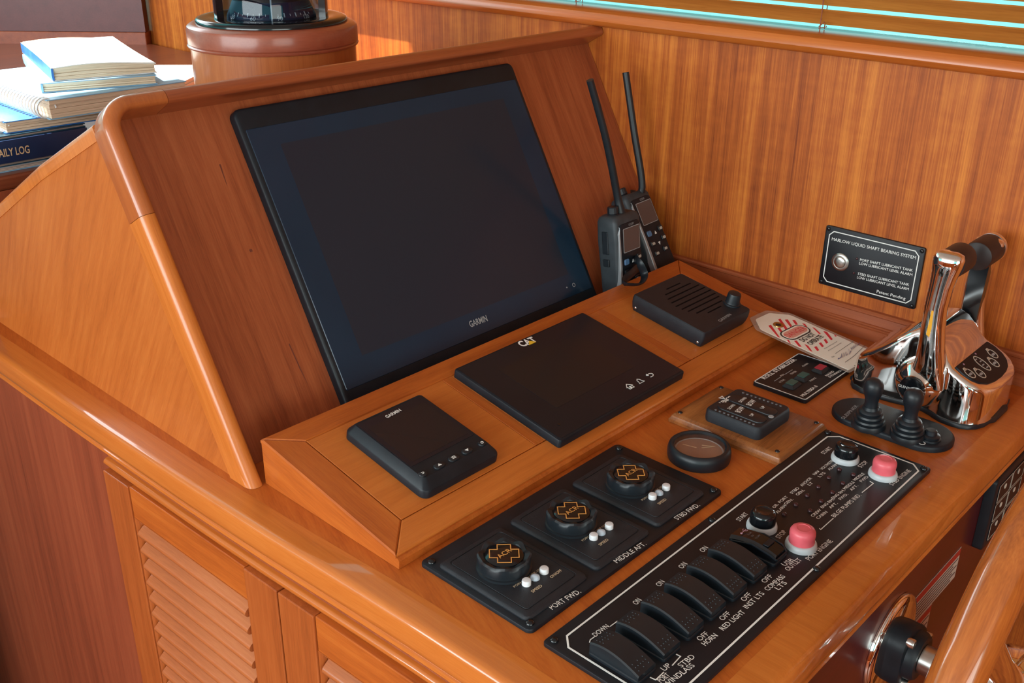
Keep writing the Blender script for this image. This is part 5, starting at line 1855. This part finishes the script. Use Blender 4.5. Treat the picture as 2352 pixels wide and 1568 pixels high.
def book(name, label, cat, z0, z1, A, B, depth, mats, kind='paperback', wave=0.0, spine_txt=None, group='books piled on the chart shelf'):
    """A, B: world points of the front-left and front-right bottom corners."""
    A, B = Vector((A[0], A[1], ZB + z0)), Vector((B[0], B[1], ZB + z0))
    M = frame(A, B - A, Vector((0, 0, 1)).cross(B - A))
    w = (B - A).length
    t = thing(name, label, cat, M, group)
    cov, pages, spm = mats
    h = z1 - z0
    ct = 0.0012

    def wz(x, y):
        return wave * math.sin(3.2 * x / w + 0.4) * math.sin(2.4 * y / depth + 0.8)

    bm = new_bm()
    nx, ny = 14, 8
    for (za, zb, over) in ((h - ct, h, 1.0), (0.0, ct, 0.0)):
        V = {}
        for i in range(nx + 1):
            for j in range(ny + 1):
                x, y = w * i / nx, depth * j / ny
                dz = wz(x, y) * over
                V[i, j, 0] = bm.verts.new((x, y, za + dz))
                V[i, j, 1] = bm.verts.new((x, y, zb + dz))
        for i in range(nx):
            for j in range(ny):
                bm.faces.new((V[i, j, 1], V[i + 1, j, 1], V[i + 1, j + 1, 1], V[i, j + 1, 1]))
                bm.faces.new((V[i, j, 0], V[i, j + 1, 0], V[i + 1, j + 1, 0], V[i + 1, j, 0]))
        for i in range(nx):
            for j in (0, ny):
                bm.faces.new((V[i, j, 0], V[i + 1, j, 0], V[i + 1, j, 1], V[i, j, 1]))
        for j in range(ny):
            for i in (0, nx):
                bm.faces.new((V[i, j, 0], V[i, j + 1, 0], V[i, j + 1, 1], V[i, j, 1]))
    obj('cover', bm, cov, t)
    # pages: a few signatures with thin gaps so the fore-edge reads as layers
    ns = 4
    for s in range(ns):
        bm = new_bm()
        f0, f1 = s / ns, (s + 1) / ns
        loops = []
        for i in range(nx + 1):
            x = 0.003 + (w - 0.005) * i / nx
            dz0, dz1 = wz(x, 0) * f0, wz(x, 0) * f1
            za = ct + (h - 2 * ct) * f0 + dz0 + 0.0002
            zb = ct + (h - 2 * ct) * f1 + dz1 - 0.0001
            yj = 0.0015 + 0.0010 * ((s * 7 + 3) % 3)
            loops.append([(x, yj, za), (x, yj, zb), (x, depth - 0.003, zb), (x, depth - 0.003, za)])
        rings(bm, loops)
        obj('pages', bm, pages, t)
    if kind == 'paperback':
        bm = new_bm()
        loops = []
        for j in range(ny + 1):
            y = depth * j / ny
            zt_ = h + wz(0, y)
            loops.append([(0.0026, y, 0.0), (0.0, y, 0.0004), (-0.0006, y, h * 0.5), (0.0, y, zt_ - 0.0004), (0.0026, y, zt_)])
        rings(bm, loops)
        obj('spine', bm, spm, t, smooth=50)
    if kind == 'spiral':
        r = h * 0.5
        bm = new_bm()
        nc = int(depth / 0.0105)
        pts = []
        for k in range(nc * 14):
            a = 2 * math.pi * k / 14
            pts.append((0.004 - 0.004 + r * 0.9 * math.cos(a), 0.004 + depth * k / (nc * 14), h / 2 + 0.0015 + r * math.sin(a)))
        tube(bm, pts, 0.0016, 6)
        obj('wire_spiral', bm, spm, t, smooth=60)
    return t


M_cwhite = speckle(principled('white_cover', (0.72, 0.72, 0.70), 0.45), (0.68, 0.68, 0.66), (0.76, 0.76, 0.74), 12)
M_cblue = speckle(principled('blue_cover', (0.03, 0.15, 0.45), 0.4), (0.02, 0.12, 0.40), (0.05, 0.20, 0.50), 25)
M_cpale = speckle(principled('pale_blue_cover', (0.22, 0.42, 0.6), 0.4), (0.17, 0.37, 0.56), (0.28, 0.48, 0.64), 25)
M_navy = speckle(principled('navy_cover', (0.012, 0.03, 0.09), 0.35), (0.010, 0.026, 0.08), (0.016, 0.036, 0.10), 25)
M_teal = principled('dark_teal_cover', (0.012, 0.045, 0.07), 0.35)
M_wire = principled('white_wire', (0.72, 0.74, 0.76), 0.3)


def pages_mat(name, c):
    m = principled(name, c, 0.8)
    nt = m.node_tree
    b = nt.nodes['Principled BSDF']
    tcn = nt.nodes.new('ShaderNodeTexCoord')
    mp = nt.nodes.new('ShaderNodeMapping')
    mp.inputs['Scale'].default_value = (4, 4, 1600)
    nz = nt.nodes.new('ShaderNodeTexNoise')
    nz.inputs['Scale'].default_value = 1.0
    rp = nt.nodes.new('ShaderNodeValToRGB')
    rp.color_ramp.elements[0].color = (c[0] * 0.72, c[1] * 0.68, c[2] * 0.62, 1)
    rp.color_ramp.elements[1].color = (min(1, c[0] * 1.15), min(1, c[1] * 1.15), min(1, c[2] * 1.15), 1)
    rp.color_ramp.elements[0].position = 0.3
    rp.color_ramp.elements[1].position = 0.7
    nt.links.new(tcn.outputs['Object'], mp.inputs['Vector'])
    nt.links.new(mp.outputs['Vector'], nz.inputs['Vector'])
    nt.links.new(nz.outputs['Fac'], rp.inputs['Fac'])
    nt.links.new(rp.outputs['Color'], b.inputs['Base Color'])
    return m


M_pg1 = pages_mat('cream_pages', (0.72, 0.60, 0.44))
M_pg2 = pages_mat('tan_pages', (0.68, 0.50, 0.36))
M_pg3 = pages_mat('pink_grey_pages', (0.60, 0.46, 0.40))
zs_ = [0.2002, 0.2085, 0.2088, 0.2140, 0.2143, 0.2460, 0.2463, 0.2512, 0.2515, 0.2680, 0.2683, 0.2960, 0.2963, 0.3100, 0.3103, 0.3280]


def pz(u, z):
    v = pxw(u, 2, z)
    return (v.x, v.y)


book('catalogue', 'thick soft manual with pinkish pages at the bottom of the pile', 'book', 0.2002, 0.2085, (-0.20, 0.893), (0.13, 0.889), 0.24, (M_cpale, M_pg3, M_cpale))
book('folder', 'thin dark teal folder under the navy log binder', 'folder', 0.2088, 0.2140, (-0.21, 0.889), (0.135, 0.886), 0.25, (M_teal, M_pg3, M_teal))
# ring binder whose spine faces the helm
BM_ = frame((-0.23, 0.884, Z0 + 0.2143), (1, -0.01, 0), (0.01, 1, 0))
bn = thing('log_binder', 'navy log binder with gold lettering on its spine', 'binder', BM_, 'books piled on the chart shelf')
hb = 0.0317
bm = new_bm()
bx(bm, (0.19, 0.001, hb / 2), (0.38, 0.003, hb), 0.001)
obj('spine', bm, M_navy, bn, smooth=40)
for z in (0.0012, hb - 0.0012):
    bm = new_bm()
    bx(bm, (0.19, 0.13, z), (0.38, 0.255, 0.0024), 0.0008, 1)
    obj('cover', bm, M_navy, bn)
bm = new_bm()
bx(bm, (0.19, 0.13, hb / 2), (0.365, 0.235, hb - 0.006))
obj('pages', bm, M_pg1, bn)
BSF = frame(BM_ @ Vector((0, -0.0008, 0)), (1, -0.01, 0), (0, 0, 1))
M_gold = principled('gold_foil', (0.62, 0.42, 0.24), 0.4)
ua, ub = px((-13, 364), BSF, 0.0), px((69, 351), BSF, 0.0)
o = text('DAILY LOG', bn, (ua.x, ua.y), (ub.x, ub.y), 0.0112, 0.0002, M_gold, 0.015)
o.matrix_local = BM_.inverted() @ BSF
book('notebook', 'thin grey notebook lying on the navy binder', 'notebook', 0.2463, 0.2512, (-0.22, 0.890), (0.15, 0.884), 0.22, (M_teal, M_pg3, M_teal))
A = pz((14, 308), 0.2515)
B = (A[0] + 0.19, A[1] - 0.012)
book('wire_notebook', 'small wire-bound notebook with blue cover and pinkish pages', 'notebook', 0.2515, 0.2680, A, B, 0.20, (M_cblue, M_pg2, M_wire), 'spiral')
A = pz((116, 276), 0.2683)
B = (A[0] + 0.215, A[1] - 0.004)
book('wire_manual', 'thick manual bound with a white wire spiral', 'book', 0.2683, 0.2960, A, B, 0.29, (M_cpale, M_pg2, M_wire), 'spiral')
A = pz((97, 214), 0.2963)
B = pz((362, 193), 0.2963)
book('paperback_book', 'cream-paged paperback with pale blue spine under the top one', 'book', 0.2963, 0.3100, A, B, 0.29, (M_cpale, M_pg1, M_cpale))
A = pz((122, 187), 0.3103)
B = pz((361, 167), 0.3103)
book('paperback_book', 'curled white paperback with blue spine topping the pile', 'book', 0.3103, 0.3270, A, B, 0.30, (M_cwhite, M_pg1, M_cblue), wave=0.007)
# loose sheets beside the pile
lp_ = thing('loose_papers', 'loose white sheets between the book pile and compass pedestal', 'papers')
for k in range(6):
    zt_ = 0.2002 + 0.0074 * (k + 1)
    dx, dy = random.uniform(-3, 3), random.uniform(-2, 2)
    q = [pz((u[0] + dx, u[1] + dy), 0.246) for u in ((352, 147), (455, 147), (450, 172), (392, 200), (350, 196))]
    bm = new_bm()
    plate(bm, q, Z0 + zt_ - 0.0072, Z0 + zt_)
    obj('sheets', bm, M_cwhite, lp_)
